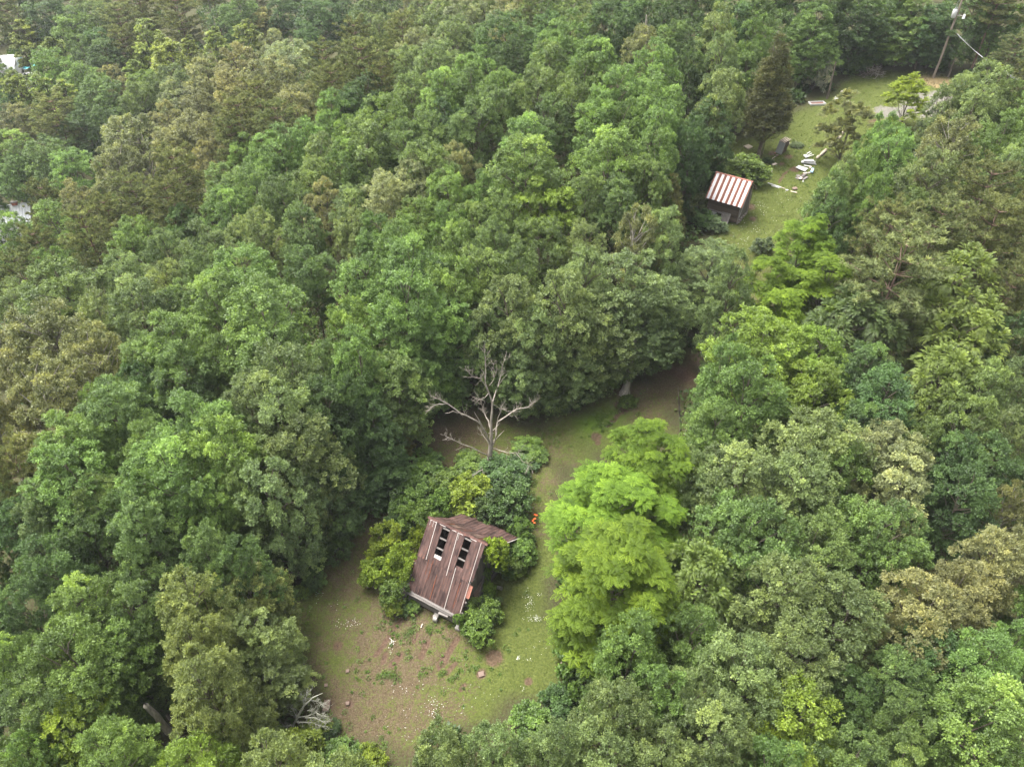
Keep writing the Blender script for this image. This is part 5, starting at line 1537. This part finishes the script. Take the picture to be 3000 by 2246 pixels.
# the big bare tree: trunk and limbs traced limb by limb
bp, _ = ground(1432, 1372)
by, bzz = bp[1], T1(bp[0], bp[1])
dead = empty('dead_tree', (bp[0], by, bzz))
tag(dead, 'large bare pale dead tree standing in shrubs behind the barn', 'dead tree')
def dpt(zx, zy, dy=0.0):
    q = on_upright(1200 + .302 * zx, 1000 + .302 * zy, by + dy)
    return q - np.array([bp[0], by, bzz])
rd = np.random.default_rng(31)
tb = Tubes(9)
trunk_pts = [np.array([0, 0, -.4])] + [dpt(*q) for q in ((772, 1160), (782, 1080), (788, 1000), (792, 900), (790, 780), (800, 680), (802, 590), (770, 500), (735, 400), (722, 300))]
tb.add(trunk_pts, [.3, .22, .21, .19, .12, .1, .085, .065, .05, .035, .015])
link('trunk', tb.mesh('trunk', MAT['bark_grey']), dead)
LIMBS = [
    ([(785, 1010, 0), (745, 900, -.5), (690, 800, -1.0), (600, 745, -1.4), (500, 700, -1.7), (370, 605, -2.0), (280, 555, -2.1), (240, 545, -2.2)], .11),
    ([(690, 800, -1.0), (660, 740, -1.2), (625, 680, -1.3)], .07),
    ([(500, 695, -1.7), (420, 675, -2.0), (345, 695, -2.2)], .045),
    ([(370, 605, -2.0), (290, 605, -2.2), (220, 630, -2.2), (205, 660, -2.2)], .035),
    ([(775, 1000, 0), (735, 940, .3), (700, 890, .5), (685, 835, .6)], .06),
    ([(785, 850, 0), (765, 770, .5), (735, 720, .8), (710, 660, 1.0), (697, 610, 1.0)], .075),
    ([(760, 1105, 0), (700, 1080, -.6), (610, 1030, -1.0), (510, 995, -1.3), (440, 960, -1.6), (380, 930, -1.8), (342, 908, -1.9)], .075),
    ([(380, 930, -1.8), (315, 955, -2.0)], .03),
    ([(510, 995, -1.3), (515, 1018, -1.4), (445, 1055, -1.5)], .012),
    ([(815, 1035, 0), (870, 1055, -.5), (940, 1078, -.9), (1055, 1078, -1.5)], .06),
    ([(1035, 1085, -1.5), (1075, 1130, -1.8), (1110, 1170, -2.0), (1145, 1185, -2.1), (1170, 1230, -2.2)], .035),
    ([(805, 1010, 0), (840, 900, .4), (855, 780, .8), (930, 730, 1.2), (1000, 680, 1.6), (1070, 650, 1.8), (1140, 640, 2.0), (1180, 605, 2.1), (1228, 582, 2.2)], .1),
    ([(1140, 640, 2.0), (1178, 648, 2.1)], .02), ([(1070, 650, 1.8), (1075, 610, 1.8), (1062, 588, 1.8)], .018),
    ([(840, 945, .3), (880, 900, .5), (918, 862, .6)], .05),
    ([(855, 780, .8), (865, 720, .6), (885, 670, .5), (895, 640, .5)], .05),
    ([(802, 600, 0), (830, 620, .3), (870, 650, .5), (930, 670, .8), (1000, 685, 1.0)], .035),
    ([(805, 590, 0), (830, 510, .4), (860, 430, .7), (880, 350, .9), (900, 230, 1.1), (928, 150, 1.2)], .07),
    ([(770, 500, 0), (745, 460, -.3), (715, 400, -.4), (685, 360, -.6), (610, 345, -.8), (570, 290, -1.0)], .035),
    ([(735, 400, 0), (740, 300, .2), (735, 200, .3), (728, 110, .4)], .045),
    ([(770, 500, 0), (730, 545, -.5), (690, 560, -.8), (665, 570, -.9)], .03),
    ([(722, 320, 0), (700, 280, -.2), (680, 240, -.4)], .03), ([(860, 430, .7), (900, 370, .9), (945, 320, 1.1)], .03),
    ([(770, 430, .1), (810, 380, .3), (835, 310, .5), (815, 225, .6)], .025),
    ([(800, 870, 0), (850, 820, .5), (880, 780, .6)], .05),
    ([(775, 1150, 0), (745, 1200, -.6), (705, 1245, -1.2), (640, 1285, -1.8), (568, 1322, -2.4)], .075), ([(575, 1318, -2.3), (590, 1340, -2.4)], .02), ([(705, 1222, -1.2), (684, 1218, -1.2)], .03),
    ([(765, 890, 0), (820, 888, .2)], .035)]
for pts, rad in LIMBS:
    tb = Tubes(7)
    q = [dpt(*a) for a in pts]
    # small kinks between the traced points
    qq = []
    for a, b in zip(q[:-1], q[1:]):
        qq += [a, (a + b) / 2 + rd.normal(0, .03, 3)]
    qq.append(q[-1])
    rad *= .82
    tb.add(qq, np.linspace(rad, max(rad * .22, .01), len(qq)))
    if rad > .02 and len(q) > 3:
        for k in range(3 * len(q)):
            i = int(rd.integers(len(qq) // 2, len(qq)))
            dirv = unit(qq[i] - qq[i - 1])
            twigs(tb, rd, qq[i], unit(dirv + sph(rd, 1)[0] * .8 + np.array([0, 0, .2])), rd.uniform(.3, .8), .011, 1)
    link('limb', tb.mesh('limb', MAT['bark_grey']), dead)

# the small grey bare tree by the lower left edge
p, _ = ground(852, 2137); zb = T1(p[0], p[1])
sm = empty('dead_tree', (p[0], p[1], zb)); tag(sm, 'small fanned bare tree covered in pale lichen at the lower left clearing edge', 'dead tree')
def spt(zx, zy, h):
    q, _t = ground(780 + .3003 * zx, 1960 + .3003 * zy, h)
    return q - np.array([p[0], p[1], zb])
tb = Tubes(8); tb.add([np.array([0, 0, -.3]), spt(245, 580, .6), spt(300, 470, 1.6), spt(370, 350, 2.5), spt(460, 270, 3.0), spt(550, 230, 3.1)], [.13, .11, .09, .06, .035, .012])
link('trunk', tb.mesh('trunk', MAT['bark_lichen']), sm)
rd = np.random.default_rng(8)
for pts, rad in (([(300, 465, 1.6), (400, 455, 1.9), (490, 420, 2.1), (540, 450, 2.1), (610, 455, 2.0)], .05), ([(290, 510, 1.4), (380, 515, 1.6), (450, 520, 1.7), (520, 545, 1.7), (605, 560, 1.6)], .05),
                 ([(370, 350, 2.5), (360, 280, 2.9), (335, 220, 3.2)], .035), ([(375, 345, 2.5), (385, 270, 2.9), (410, 215, 3.1)], .03), ([(300, 470, 1.6), (280, 430, 2.0), (260, 385, 2.2)], .035),
                 ([(245, 540, 1.0), (190, 555, 1.0)], .06), ([(230, 600, .6), (330, 615, .8), (400, 650, .8), (430, 690, .7)], .045), ([(235, 610, .5), (200, 680, .5), (190, 760, .5)], .04), ([(330, 615, .8), (420, 630, 1.0), (490, 620, 1.1)], .03),
                 ([(430, 300, 2.8), (500, 310, 2.6), (555, 345, 2.4)], .04), ([(380, 470, 1.9), (470, 470, 2.0), (560, 510, 1.9), (600, 510, 1.9)], .04), ([(240, 610, .5), (260, 690, .6), (240, 740, .6)], .03),
                 ([(150, 440, 1.2), (220, 385, 1.6)], .02), ([(400, 400, 2.3), (440, 405, 2.3)], .025)):
    tb = Tubes(6)
    q = [spt(*a) for a in pts]
    tb.add(q, np.linspace(rad, .012, len(q)))
    for k in range(5 * len(q)):
        i = int(rd.integers(1, len(q))); t_ = rd.random()
        s_ = q[i - 1] * (1 - t_) + q[i] * t_
        twigs(tb, rd, s_, unit(unit(q[i] - q[i - 1]) + sph(rd, 1)[0] * .7), rd.uniform(.25, .6), .013, 1, kink=.3)
    link('limb', tb.mesh('limb', MAT['bark_lichen']), sm)

# broken snag, lower left, and two bare snags far up the picture
def snag(u0, v0, u1, v1, r0, r1, label, mat='bark_grey', twig=0, seed=1, base_h=0.0):
    p, _ = ground(u0, v0, base_h); zb = T1(p[0], p[1]); q = on_upright(u1, v1, p[1])
    root = empty('dead_snag', (p[0], p[1], zb)); tag(root, label, 'dead snag')
    r = np.random.default_rng(seed); tb = Tubes(10)
    e = np.array([q[0] - p[0], 0, q[2] - zb]); k = 7
    t_ = np.linspace(0, 1, k)
    pts = e[None] * t_[:, None] + np.column_stack([r.normal(0, r0 * .35, k), r.normal(0, r0 * .35, k), np.zeros(k)])
    pts[0, 2] -= .5
    tb.add(pts, np.linspace(r0, r1, k) * r.uniform(.88, 1.12, k))
    tb.add([pts[-1], pts[-1] + np.array([r1 * .3, 0, r1 * 1.2])], [r1 * .95, r1 * .3])
    link('trunk', tb.mesh('trunk', MAT[mat]), root)
    for b in range(twig):
        tb = Tubes(5); t0 = r.uniform(.55, .98); s_ = e * t0
        twigs(tb, r, s_, unit(sph(r, 1)[0] * np.array([1, 1, .2]) + np.array([0, 0, .35])), r.uniform(1.0, 2.2), r1 * .6, 2)
        link('limb', tb.mesh('limb', MAT[mat]), root)
snag(548, 2215, 438, 2064, .24, .17, 'thick broken-off snag trunk leaning among dark bushes at lower left', 'bark_pale', seed=3)
snag(640, 118, 604, -20, .2, .1, 'tall bare pale snag standing above the trees at the top left', 'bark_pale', 7, 5)
snag(1898, 125, 1893, 45, .12, .06, 'thin grey bare snag poking out above the crowns at the upper middle', 'bark_grey', 5, 6, base_h=10)
snag(355, 215, 362, 150, .16, .09, 'crooked bare limbs sticking up right of the turquoise pool', 'bark_grey', 8, 9, base_h=6)

# ------------------------------------------------------------------ brush piles
def brush(u, v, L, H, label, n=110, seed=1):
    p, _ = ground(u, v); zb = T1(p[0], p[1]); r = np.random.default_rng(seed)
    root = empty('brush_pile', (p[0], p[1], zb)); tag(root, label, 'brush pile')
    for k in range(n):
        a = r.uniform(0, 6.283); f = r.uniform(0, 1)
        c = np.array([L * .5 * f * math.cos(a), L * .3 * f * math.sin(a), H * (1 - f ** 1.5) * r.uniform(.25, 1)])
        d_ = unit(np.array([r.normal(0, 1), r.normal(0, 1), r.normal(0, .45)])); ln = r.uniform(.6, 1.5)
        tb = Tubes(5); mid = c + r.normal(0, .06, 3)
        rad = r.uniform(.015, .045)
        e0, e1_ = c - d_ * ln / 2, c + d_ * ln / 2
        e0[2] = max(e0[2], 0); e1_[2] = max(e1_[2], 0)
        tb.add([e0, mid, e1_], [rad, rad * .8, rad * .4])
        o = link('branch', tb.mesh('branch', MAT['bark' if r.random() < .55 else 'bark_pale']), root)
brush(2557, 224, 3.6, 1.5, 'large heap of cut brown branches at the top of the upper clearing', 130, 1)
brush(2487, 208, 2.4, 1.2, 'smaller brown brush heap half hidden under the dark trees', 60, 2)

# ------------------------------------------------------------------ utility pole
p, _ = ground(2733, 228); zb = T1(p[0], p[1]); q = on_upright(2819, 0, p[1])
pole = empty('utility_pole', (p[0], p[1], zb)); tag(pole, 'wooden utility pole at the edge of the upper clearing', 'utility pole')
def ppt(u, v, dy=0.0): return on_upright(u, v, p[1] + dy) - np.array([p[0], p[1], zb])
tb = Tubes(10); tip = ppt(2832, -35)
tb.add([np.array([0, 0, -.5]), ppt(2757, 170), ppt(2785, 92), ppt(2800, 52), tip], [.17, .16, .15, .14, .12])
link('shaft', tb.mesh('shaft', MAT['pole_wood']), pole)
tr = empty('transformer'); tr.parent = pole; c = ppt(2796, 40, -.1); tr.location = c
tb = Tubes(16); tb.add([(0, 0, -.55), (0, 0, -.5), (0, 0, .45), (0, 0, .55)], [.2, .3, .3, .24]); link('tank', tb.mesh('tank', MAT['white_paint']), tr)
tb = Tubes(8); tb.add([(-.1, 0, .5), (-.1, 0, .8)], [.06, .05]); tb.add([(.1, 0, .5), (.1, 0, .8)], [.06, .05]); link('bushing', tb.mesh('bushing', MAT['grey_metal']), tr)
tb = Tubes(6); tb.add([(.25, 0, .2), (.5, .05, .2)], [.05, .05]); tb.add([(.25, 0, -.25), (.45, .05, -.25)], [.05, .05]); link('bracket', tb.mesh('bracket', MAT['grey_metal']), tr)
lp = empty('street_lamp'); lp.parent = pole
a0 = ppt(2803, 48); a1 = ppt(2815, 46, -.2); a2 = ppt(2823, 49, -.3)
tb = Tubes(7); tb.add([a0, (a0 + a1) / 2 + np.array([0, 0, .08]), a1, a2], [.04, .035, .035, .035]); link('arm', tb.mesh('arm', MAT['white_strip']), lp)
tb = Tubes(12); b_ = ppt(2824, 50, -.3); tb.add([b_ + np.array([0, 0, .35]), b_ + np.array([0, 0, .22]), b_ + np.array([0, 0, .05]), b_ + np.array([0, 0, -.22])], [.05, .14, .17, .2]); link('lamp_shade', tb.mesh('lamp_shade', MAT['lamp_glass']), lp)
w0 = ppt(2795, 90); tb = Tubes(5)
for k in range(3):
    far = on_upright(3120 + k * 4, 292 - 5 * k, p[1] - 22) - np.array([p[0], p[1], zb])
    st = w0 + np.array([.1, 0, -.06 * k])
    n_ = 14; pts = [st * (1 - t_) + far * t_ - np.array([0, 0, 1.1 * 4 * t_ * (1 - t_)]) for t_ in np.linspace(0, 1, n_)]
    tb.add(pts, [.013] * n_)
o = link('service_wire', tb.mesh('service_wire', MAT['wire'])); o.location = pole.location
tag(o, 'bundle of grey service wires running right from the utility pole', 'wire')
tb = Tubes(5); tb.add([ppt(2799, 28), ppt(2806, 10), ppt(2818, -12)], [.015] * 3); o = link('drop_wire', tb.mesh('drop_wire', MAT['wire']), pole)

# ------------------------------------------------------------------ the roofless privy
pa, _ = ground(2200 + .1328 * 525, 380 + .1328 * 515); pb, _ = ground(2200 + .1328 * 665, 380 + .1328 * 555)
zb = T1(pa[0], pa[1]); fx = (pb - pa)[:2]; L = max(.85, float(np.hypot(*fx))); e = fx / np.hypot(*fx)
pv = empty('privy'); pv.matrix_world = frame_of(e, pa[:2], zb) @ Matrix.Rotation(-.09, 4, 'X') @ Matrix.Rotation(.1, 4, 'Y')
tag(pv, 'small roofless grey privy with bare rafters standing in the upper grass', 'privy')
for k in range(6):
    w_ = L / 6
    stick('plank', pv, 'grey_metal', (w_ * (k + .5), 0, .12), (w_ * (k + .5), 0, 1.55), w_ * .94, .025, up=(0, -1, 0))
D_ = 1.1
for k in range(5):
    stick('plank', pv, 'wood_brown', (L, .12 + D_ / 5 * k, .1), (L, .12 + D_ / 5 * k, 1.6), D_ / 5 * .9, .025, up=(1, 0, 0))
    stick('plank', pv, 'wood_brown', (0, .12 + D_ / 5 * k, .1), (0, .12 + D_ / 5 * k, 1.6), D_ / 5 * .9, .025, up=(1, 0, 0))
for k in range(4):
    stick('plank', pv, 'wood_brown', (L / 4 * (k + .5), D_ + .06, .1), (L / 4 * (k + .5), D_ + .06, 1.6), L / 4 * .9, .025, up=(0, 1, 0))
for k in range(4):
    x = L * (k + .3) / 4
    stick('rafter', pv, 'wood_pale', (x, -.15, 1.62), (x + .03, D_ + .35, 1.8), .07, .06)
for y in (.05, .6, 1.15):
    stick('batten', pv, 'wood_brown', (-.1, y, 1.6 + .1 * y), (L + .1, y, 1.6 + .1 * y), .07, .05)
for x in (0.05, L - .05):
    stick('skid', pv, 'brick_red', (x, -.1, .05), (x, D_ + .2, .05), .12, .1)

# ------------------------------------------------------------------ scattered things on the upper grass
def zp(zx, zy): return 2200 + .1328 * zx, 380 + .1328 * zy
def lay_board(name, label, cat, px0, px1, width, mat, thick=.04, lift=.03, group=None, z1=0.0, variant=0):
    a, _ = ground(*px0, h=.05); b, _ = ground(*px1, h=.05)
    a = np.array([a[0], a[1], T1(a[0], a[1]) + lift]); b = np.array([b[0], b[1], T1(b[0], b[1]) + lift + z1])
    o = link(name, unit_box(mat, variant)); aligned(o, a, b, width, thick)
    tag(o, label, cat, group)
    return o
def slab(name, label, cat, quad, mat, thick=.03, lift=.12, sag=0.0, group=None, seed=0, n=6):
    """a loose sheet lying on the grass, corners given in the photograph"""
    c = []
    for u, v in quad:
        q_, _ = ground(u, v, lift); c.append(np.array([q_[0], q_[1], T1(q_[0], q_[1]) + lift]))
    r = np.random.default_rng(seed)
    o0 = np.mean(c, 0)
    s_, t_ = np.meshgrid(np.linspace(0, 1, n + 1), np.linspace(0, 1, n + 1))
    s_, t_ = s_.ravel()[:, None], t_.ravel()[:, None]
    G = (1 - s_) * (1 - t_) * c[0] + s_ * (1 - t_) * c[1] + s_ * t_ * c[2] + (1 - s_) * t_ * c[3] - o0
    G[:, 2] += sag * np.sin(s_[:, 0] * 3.1) * np.sin(t_[:, 0] * 2.6) + r.normal(0, abs(sag) * .25, len(G))
    B = G - np.array([0, 0, thick])
    i = (np.arange(n)[:, None] * (n + 1) + np.arange(n)[None]).ravel()
    f = np.stack([i, i + 1, i + n + 2, i + n + 1], 1); m_ = len(G)
    rim = [k for k in range(n + 1)] + [k * (n + 1) + n for k in range(1, n + 1)] + [n * (n + 1) + k for k in range(n - 1, -1, -1)] + [k * (n + 1) for k in range(n - 1, 0, -1)]
    rf = np.array([(rim[k], rim[k] + m_, rim[(k + 1) % len(rim)] + m_, rim[(k + 1) % len(rim)]) for k in range(len(rim))])
    o = link(name, np_mesh(name, np.concatenate([G, B]), np.concatenate([f, f[:, ::-1] + m_, rf]), MAT[mat])); o.location = o0
    tag(o, label, cat, group)
    return o
GD = 'debris scattered on the upper grass'
slab('metal_sheet', 'largest flat white sheet lying on the upper grass', 'sheet', [zp(985, 830), zp(1055, 783), zp(1268, 852), zp(1190, 922)], 'white_paint', lift=.15, sag=.05, group=GD, seed=1)
slab('metal_sheet', 'crumpled white panel above the largest flat white sheet', 'sheet', [zp(1105, 725), zp(1120, 675), zp(1425, 690), zp(1420, 752)], 'white_paint', lift=.2, sag=.12, group=GD, seed=2)
slab('metal_sheet', 'folded white panel edge leaning on the crumpled white panel', 'sheet', [zp(1160, 690), zp(1165, 650), zp(1390, 655), zp(1400, 700)], 'white_paint', lift=.45, sag=-.1, group=GD, seed=3)
slab('scrap_sheet', 'jagged white scrap, topmost of the white debris', 'scrap', [zp(1150, 560), zp(1230, 545), zp(1290, 600), zp(1210, 620)], 'white_paint', lift=.15, sag=.12, group=GD, seed=4)
for k, (a, b) in enumerate((((1240, 590), (1335, 530)), ((1275, 605), (1380, 575)), ((1225, 560), (1300, 515)))):
    lay_board('batten', ('white batten pointing up to the right out of the jagged white scrap', 'white batten lying low right of the jagged white scrap', 'short white batten behind the jagged white scrap')[k], 'batten', zp(*a), zp(*b), .1, 'white_paint', lift=.12 + .05 * k, group=GD)
lay_board('pipe', 'long pale pipe below the crumpled white panel', 'pipe', zp(1108, 738), zp(1440, 772), .1, 'white_paint', .09, .08, GD)
lay_board('board', 'white board just above the largest flat white sheet', 'board', zp(1170, 785), zp(1315, 815), .2, 'white_paint', .04, .06, GD)
lay_board('board', 'brown board at the right end of the largest flat white sheet', 'board', zp(1295, 850), zp(1335, 810), .15, 'wood_pale', .05, .06, GD)
slab('plastic_bag', 'crumpled light blue plastic bag right of the largest flat white sheet', 'bag', [zp(1312, 915), zp(1340, 850), zp(1392, 865), zp(1370, 930)], 'blue', lift=.28, sag=.18, thick=.2, group=GD, seed=6)
lay_board('block', 'small pale block below the light blue bag', 'block', zp(1258, 970), zp(1308, 948), .25, 'concrete', .15, .07, GD)
for k, (a, b, w_, m_, lf) in enumerate((((1000, 1050), (1090, 1085), .55, 'wood_grey', .05), ((1010, 1005), (1100, 1040), .5, 'wood_grey', .08), ((1065, 1110), (1200, 1000), .3, 'wood_pale', .2), ((1110, 1080), (1225, 985), .25, 'wood_grey', .3),
                                        ((1130, 1110), (1240, 1045), .3, 'wood_grey', .1), ((1080, 1060), (1150, 985), .2, 'wood_brown', .15), ((1140, 1010), (1225, 1000), .2, 'wood_pale', .33))):
    lay_board('board', ('wide grey board at the lower left of the lumber heap', 'wide grey board at the upper left of the lumber heap', 'palest long board slanting across the lumber heap', 'grey board lying on top of the lumber heap', 'grey board at the right side of the lumber heap', 'dark board in the middle of the lumber heap', 'short pale board at the top of the lumber heap')[k], 'board', zp(*a), zp(*b), w_, m_, .06, lf, 'old boards of the lumber heap', variant=1 + k % 3)
lay_board('block', 'small white lump just below the lumber heap', 'block', zp(1138, 1146), zp(1165, 1144), .15, 'white_paint', .12, .05, GD)
lay_board('pipe', 'longest white pipe on the grass right of the striped-roof shed', 'pipe', zp(375, 1180), zp(665, 1278), .12, 'white_paint', .11, .06, GD)
lay_board('pipe', 'shorter white pipe below the longest white pipe', 'pipe', zp(450, 1238), zp(625, 1287), .12, 'white_paint', .11, .06, GD)
lay_board('pipe', 'thin pale pipe running on from the longest white pipe', 'pipe', zp(650, 1270), zp(762, 1303), .07, 'wood_pale', .06, .05, GD)
slab('scrap_sheet', 'small white scrap at the end of the pale pipes', 'scrap', [zp(755, 1330), zp(790, 1315), zp(840, 1330), zp(800, 1345)], 'white_paint', lift=.08, sag=.05, group=GD, seed=9)
lay_board('block', 'pink-topped block lying right of the white pipes', 'block', zp(922, 1312), zp(1012, 1298), .45, 'stone_pink', .2, .08, GD)
lay_board('board', 'single pale board below the pink-topped block', 'board', zp(878, 1357), zp(1015, 1390), .16, 'wood_pale', .05, .05, GD)
lay_board('board', 'lone tan plank on the grass left of the debris', 'board', zp(478, 780), zp(562, 745), .3, 'wood_pale', .06, .06, GD)
lay_board('scrap', 'small grey-white scrap near the spreading bush', 'scrap', zp(405, 912), zp(470, 915), .2, 'white_strip', .05, .05, GD)
lay_board('pole', 'thin pale stick leaning in the grass by the privy', 'stick', zp(465, 645), zp(540, 590), .05, 'wood_pale', .05, .06, GD)
lay_board('brick_block', 'flat red brick in front of the privy', 'brick', zp(548, 575), zp(600, 565), .25, 'stone_pink', .12, .06, GD)
lay_board('pole', 'thin pale pole on the ground left of the cedar trunk', 'stick', zp(30, 590), zp(155, 510), .05, 'wood_pale', .05, .05, GD)
slab('flat_stone', 'flat grey slab on the shaded grass left of the cedar trunk', 'slab', [(2178, 428), (2192, 422), (2206, 430), (2193, 436)], 'stone', .12, .1, 0, GD, 11)
lay_board('flat_stone', 'flat pinkish stone in the grass above the privy', 'stone', zp(445, 50), zp(530, 48), .6, 'stone_pink', .2, .06, GD, variant=2)
lay_board('field_stone', 'small brown stone right of the privy', 'stone', zp(940, 377), zp(975, 375), .3, 'stone_pink', .25, .08, GD, variant=1)
lay_board('field_stone', 'grey stone against the privy back corner', 'stone', zp(800, 318), zp(845, 330), .35, 'stone', .3, .1, GD, variant=3)
SL = ('lowest', 'second lowest', 'third lowest', 'fourth lowest', 'fifth lowest', 'sixth lowest', 'seventh lowest', 'fourth highest', 'third highest', 'second highest', 'topmost')
for k, (a, b, s_) in enumerate(((1475, 615, .75), (1530, 575, .4), (1560, 545, .7), (1600, 505, .7), (1640, 470, .6), (1745, 365, .5), (1790, 310, .6), (1830, 265, .9), (1875, 225, .6), (1930, 185, 1.1), (2005, 95, .8))):
    u, v = zp(a, b)
    lay_board('curb_stone', f'{SL[k]} pale stone in the line of stones up the right of the grass', 'stone', (u - 3.5 * s_, v + 4 * s_), (u + 3.5 * s_, v - 4 * s_), (.3 * s_ + .08), 'stone', .25, .1, 'stones in the old foundation line', variant=1 + k % 3)

# white-rimmed rusty box and small scraps under the trees
c0, _ = ground(2393, 306); zb = T1(c0[0], c0[1])
bx = empty('rusty_box', (c0[0], c0[1], zb), .12); tag(bx, 'shallow rusty open box with a white rim lying under the trees', 'box')
piece('bottom', bx, 'rust', (0, 0, .06), (2.0, .85, .05)).color = (2.6, 1.7, 1.2, 1)
for (x, y, w_, h_) in ((0, -.46, 2.16, .1), (0, .46, 2.16, .1)): piece('rim', bx, 'white_paint', (x, y, .14), (w_, h_, .26))
for x in (-1.05, 1.05): piece('rim', bx, 'white_paint', (x, 0, .14), (.1, .82, .26))
slab('scrap_sheet', 'crumpled white scrap up the slope from the rusty box', 'scrap', [(2443, 292), (2446, 283), (2458, 288), (2455, 293)], 'white_paint', lift=.15, sag=.12, group=GD, seed=14)
slab('scrap_sheet', 'small grey-white scrap at the top edge of the grass by the slanting trunk', 'scrap', [(2462, 270), (2464, 265), (2473, 266), (2472, 271)], 'white_strip', lift=.1, sag=.06, group=GD, seed=15)
slab('scrap_sheet', 'small white scrap half hidden behind the sparse tall tree', 'scrap', [(2480, 298), (2482, 295), (2488, 297), (2487, 300)], 'white_paint', lift=.1, sag=.06, group=GD, seed=16)

# ------------------------------------------------------------------ things near the barn
c0, _ = ground(1464, 1724)
cb = empty('cinder_block', (c0[0], c0[1], T1(c0[0], c0[1]) + .1), -.3); tag(cb, 'pale two-hole cinder block on the grass by the barn doorway', 'cinder block')
for y in (-.09, .09): piece('long_side', cb, 'concrete', (0, y, 0), (.42, .035, .2))
for x in (-.19, 0, .19): piece('web', cb, 'concrete', (x, 0, 0), (.035, .145, .2))
lay_board('fallen_post', 'short grey fallen post at the right edge of the clearing', 'post', (1643, 1941), (1660, 1955), .14, 'wood_pale', .12, .08, variant=2)
lay_board('stick', 'short pale stick on the bare soil in front of the barn', 'stick', (1233, 1838), (1238, 1826), .06, 'wood_pale', .05, .05)
lay_board('flat_stone', 'flat pink stone in the grass right of the ruts', 'stone', (1402, 1975), (1418, 1970), .35, 'stone_pink', .1, .0, variant=1)
lay_board('flat_stone', 'reddish flat stone at the tips of the small bare tree', 'stone', (948, 2066), (966, 2066), .7, 'stone_pink', .22, .05, variant=3)
for k, (u, v, lab) in enumerate(((1018, 2060, 'small pink stone in the litter right of the bare branch tips'), (955, 2007, 'small pale stone at the left clearing edge below the oak'), (1018, 1965, 'brown stone half sunk in the litter left of the weeds'))):
    lay_board('field_stone', lab, 'stone', (u - 5, v), (u + 5, v - 1), .22, 'stone_pink', .12, .04, variant=1 + k)
# curled torn rusty sheets by the small bare tree
def zt(a, b): return 780 + .3003 * a, 1960 + .3003 * b
slab('roof_scrap', 'curled rusty metal sheet with a bare shiny end under the small bare tree', 'scrap', [zt(488, 700), zt(545, 705), zt(612, 780), zt(520, 800)], 'rust', lift=.5, sag=.22, thick=.02, seed=20).color = (2.6, 1.9, 1.9, 1)
slab('roof_scrap', 'lower rusty metal sheet tucked under the curled sheet', 'scrap', [zt(510, 805), zt(600, 800), zt(590, 860), zt(540, 890)], 'rust', lift=.3, sag=.1, thick=.02, seed=21).color = (2.2, 1.5, 1.4, 1)
slab('roof_scrap', 'bright bare metal end of the curled rusty sheet', 'scrap', [zt(484, 695), zt(500, 692), zt(545, 722), zt(492, 745)], 'white_strip', lift=.58, sag=.1, thick=.02, seed=22)

# ------------------------------------------------------------------ thin haze over the whole valley
hz_m, hz_nt, hz_out = new_mat('thin_haze')
hv = N(hz_nt, 'ShaderNodeVolumePrincipled')
hv.inputs['Color'].default_value = (0.9, 0.94, 1.0, 1)
hv.inputs['Density'].default_value = 0.00014
hz_nt.links.new(hv.outputs[0], hz_out.inputs['Volume'])
v = [(x, y, z) for x in (-2300, 2300) for y in (-500, 3150) for z in (-50, 50)]
f = [(0, 1, 3, 2), (4, 6, 7, 5), (0, 4, 5, 1), (2, 3, 7, 6), (0, 2, 6, 4), (1, 5, 7, 3)]
tag(link('haze', np_mesh('haze', v, np.array(f), hz_m)), 'thin pale haze in the air over the whole valley', kind='stuff')
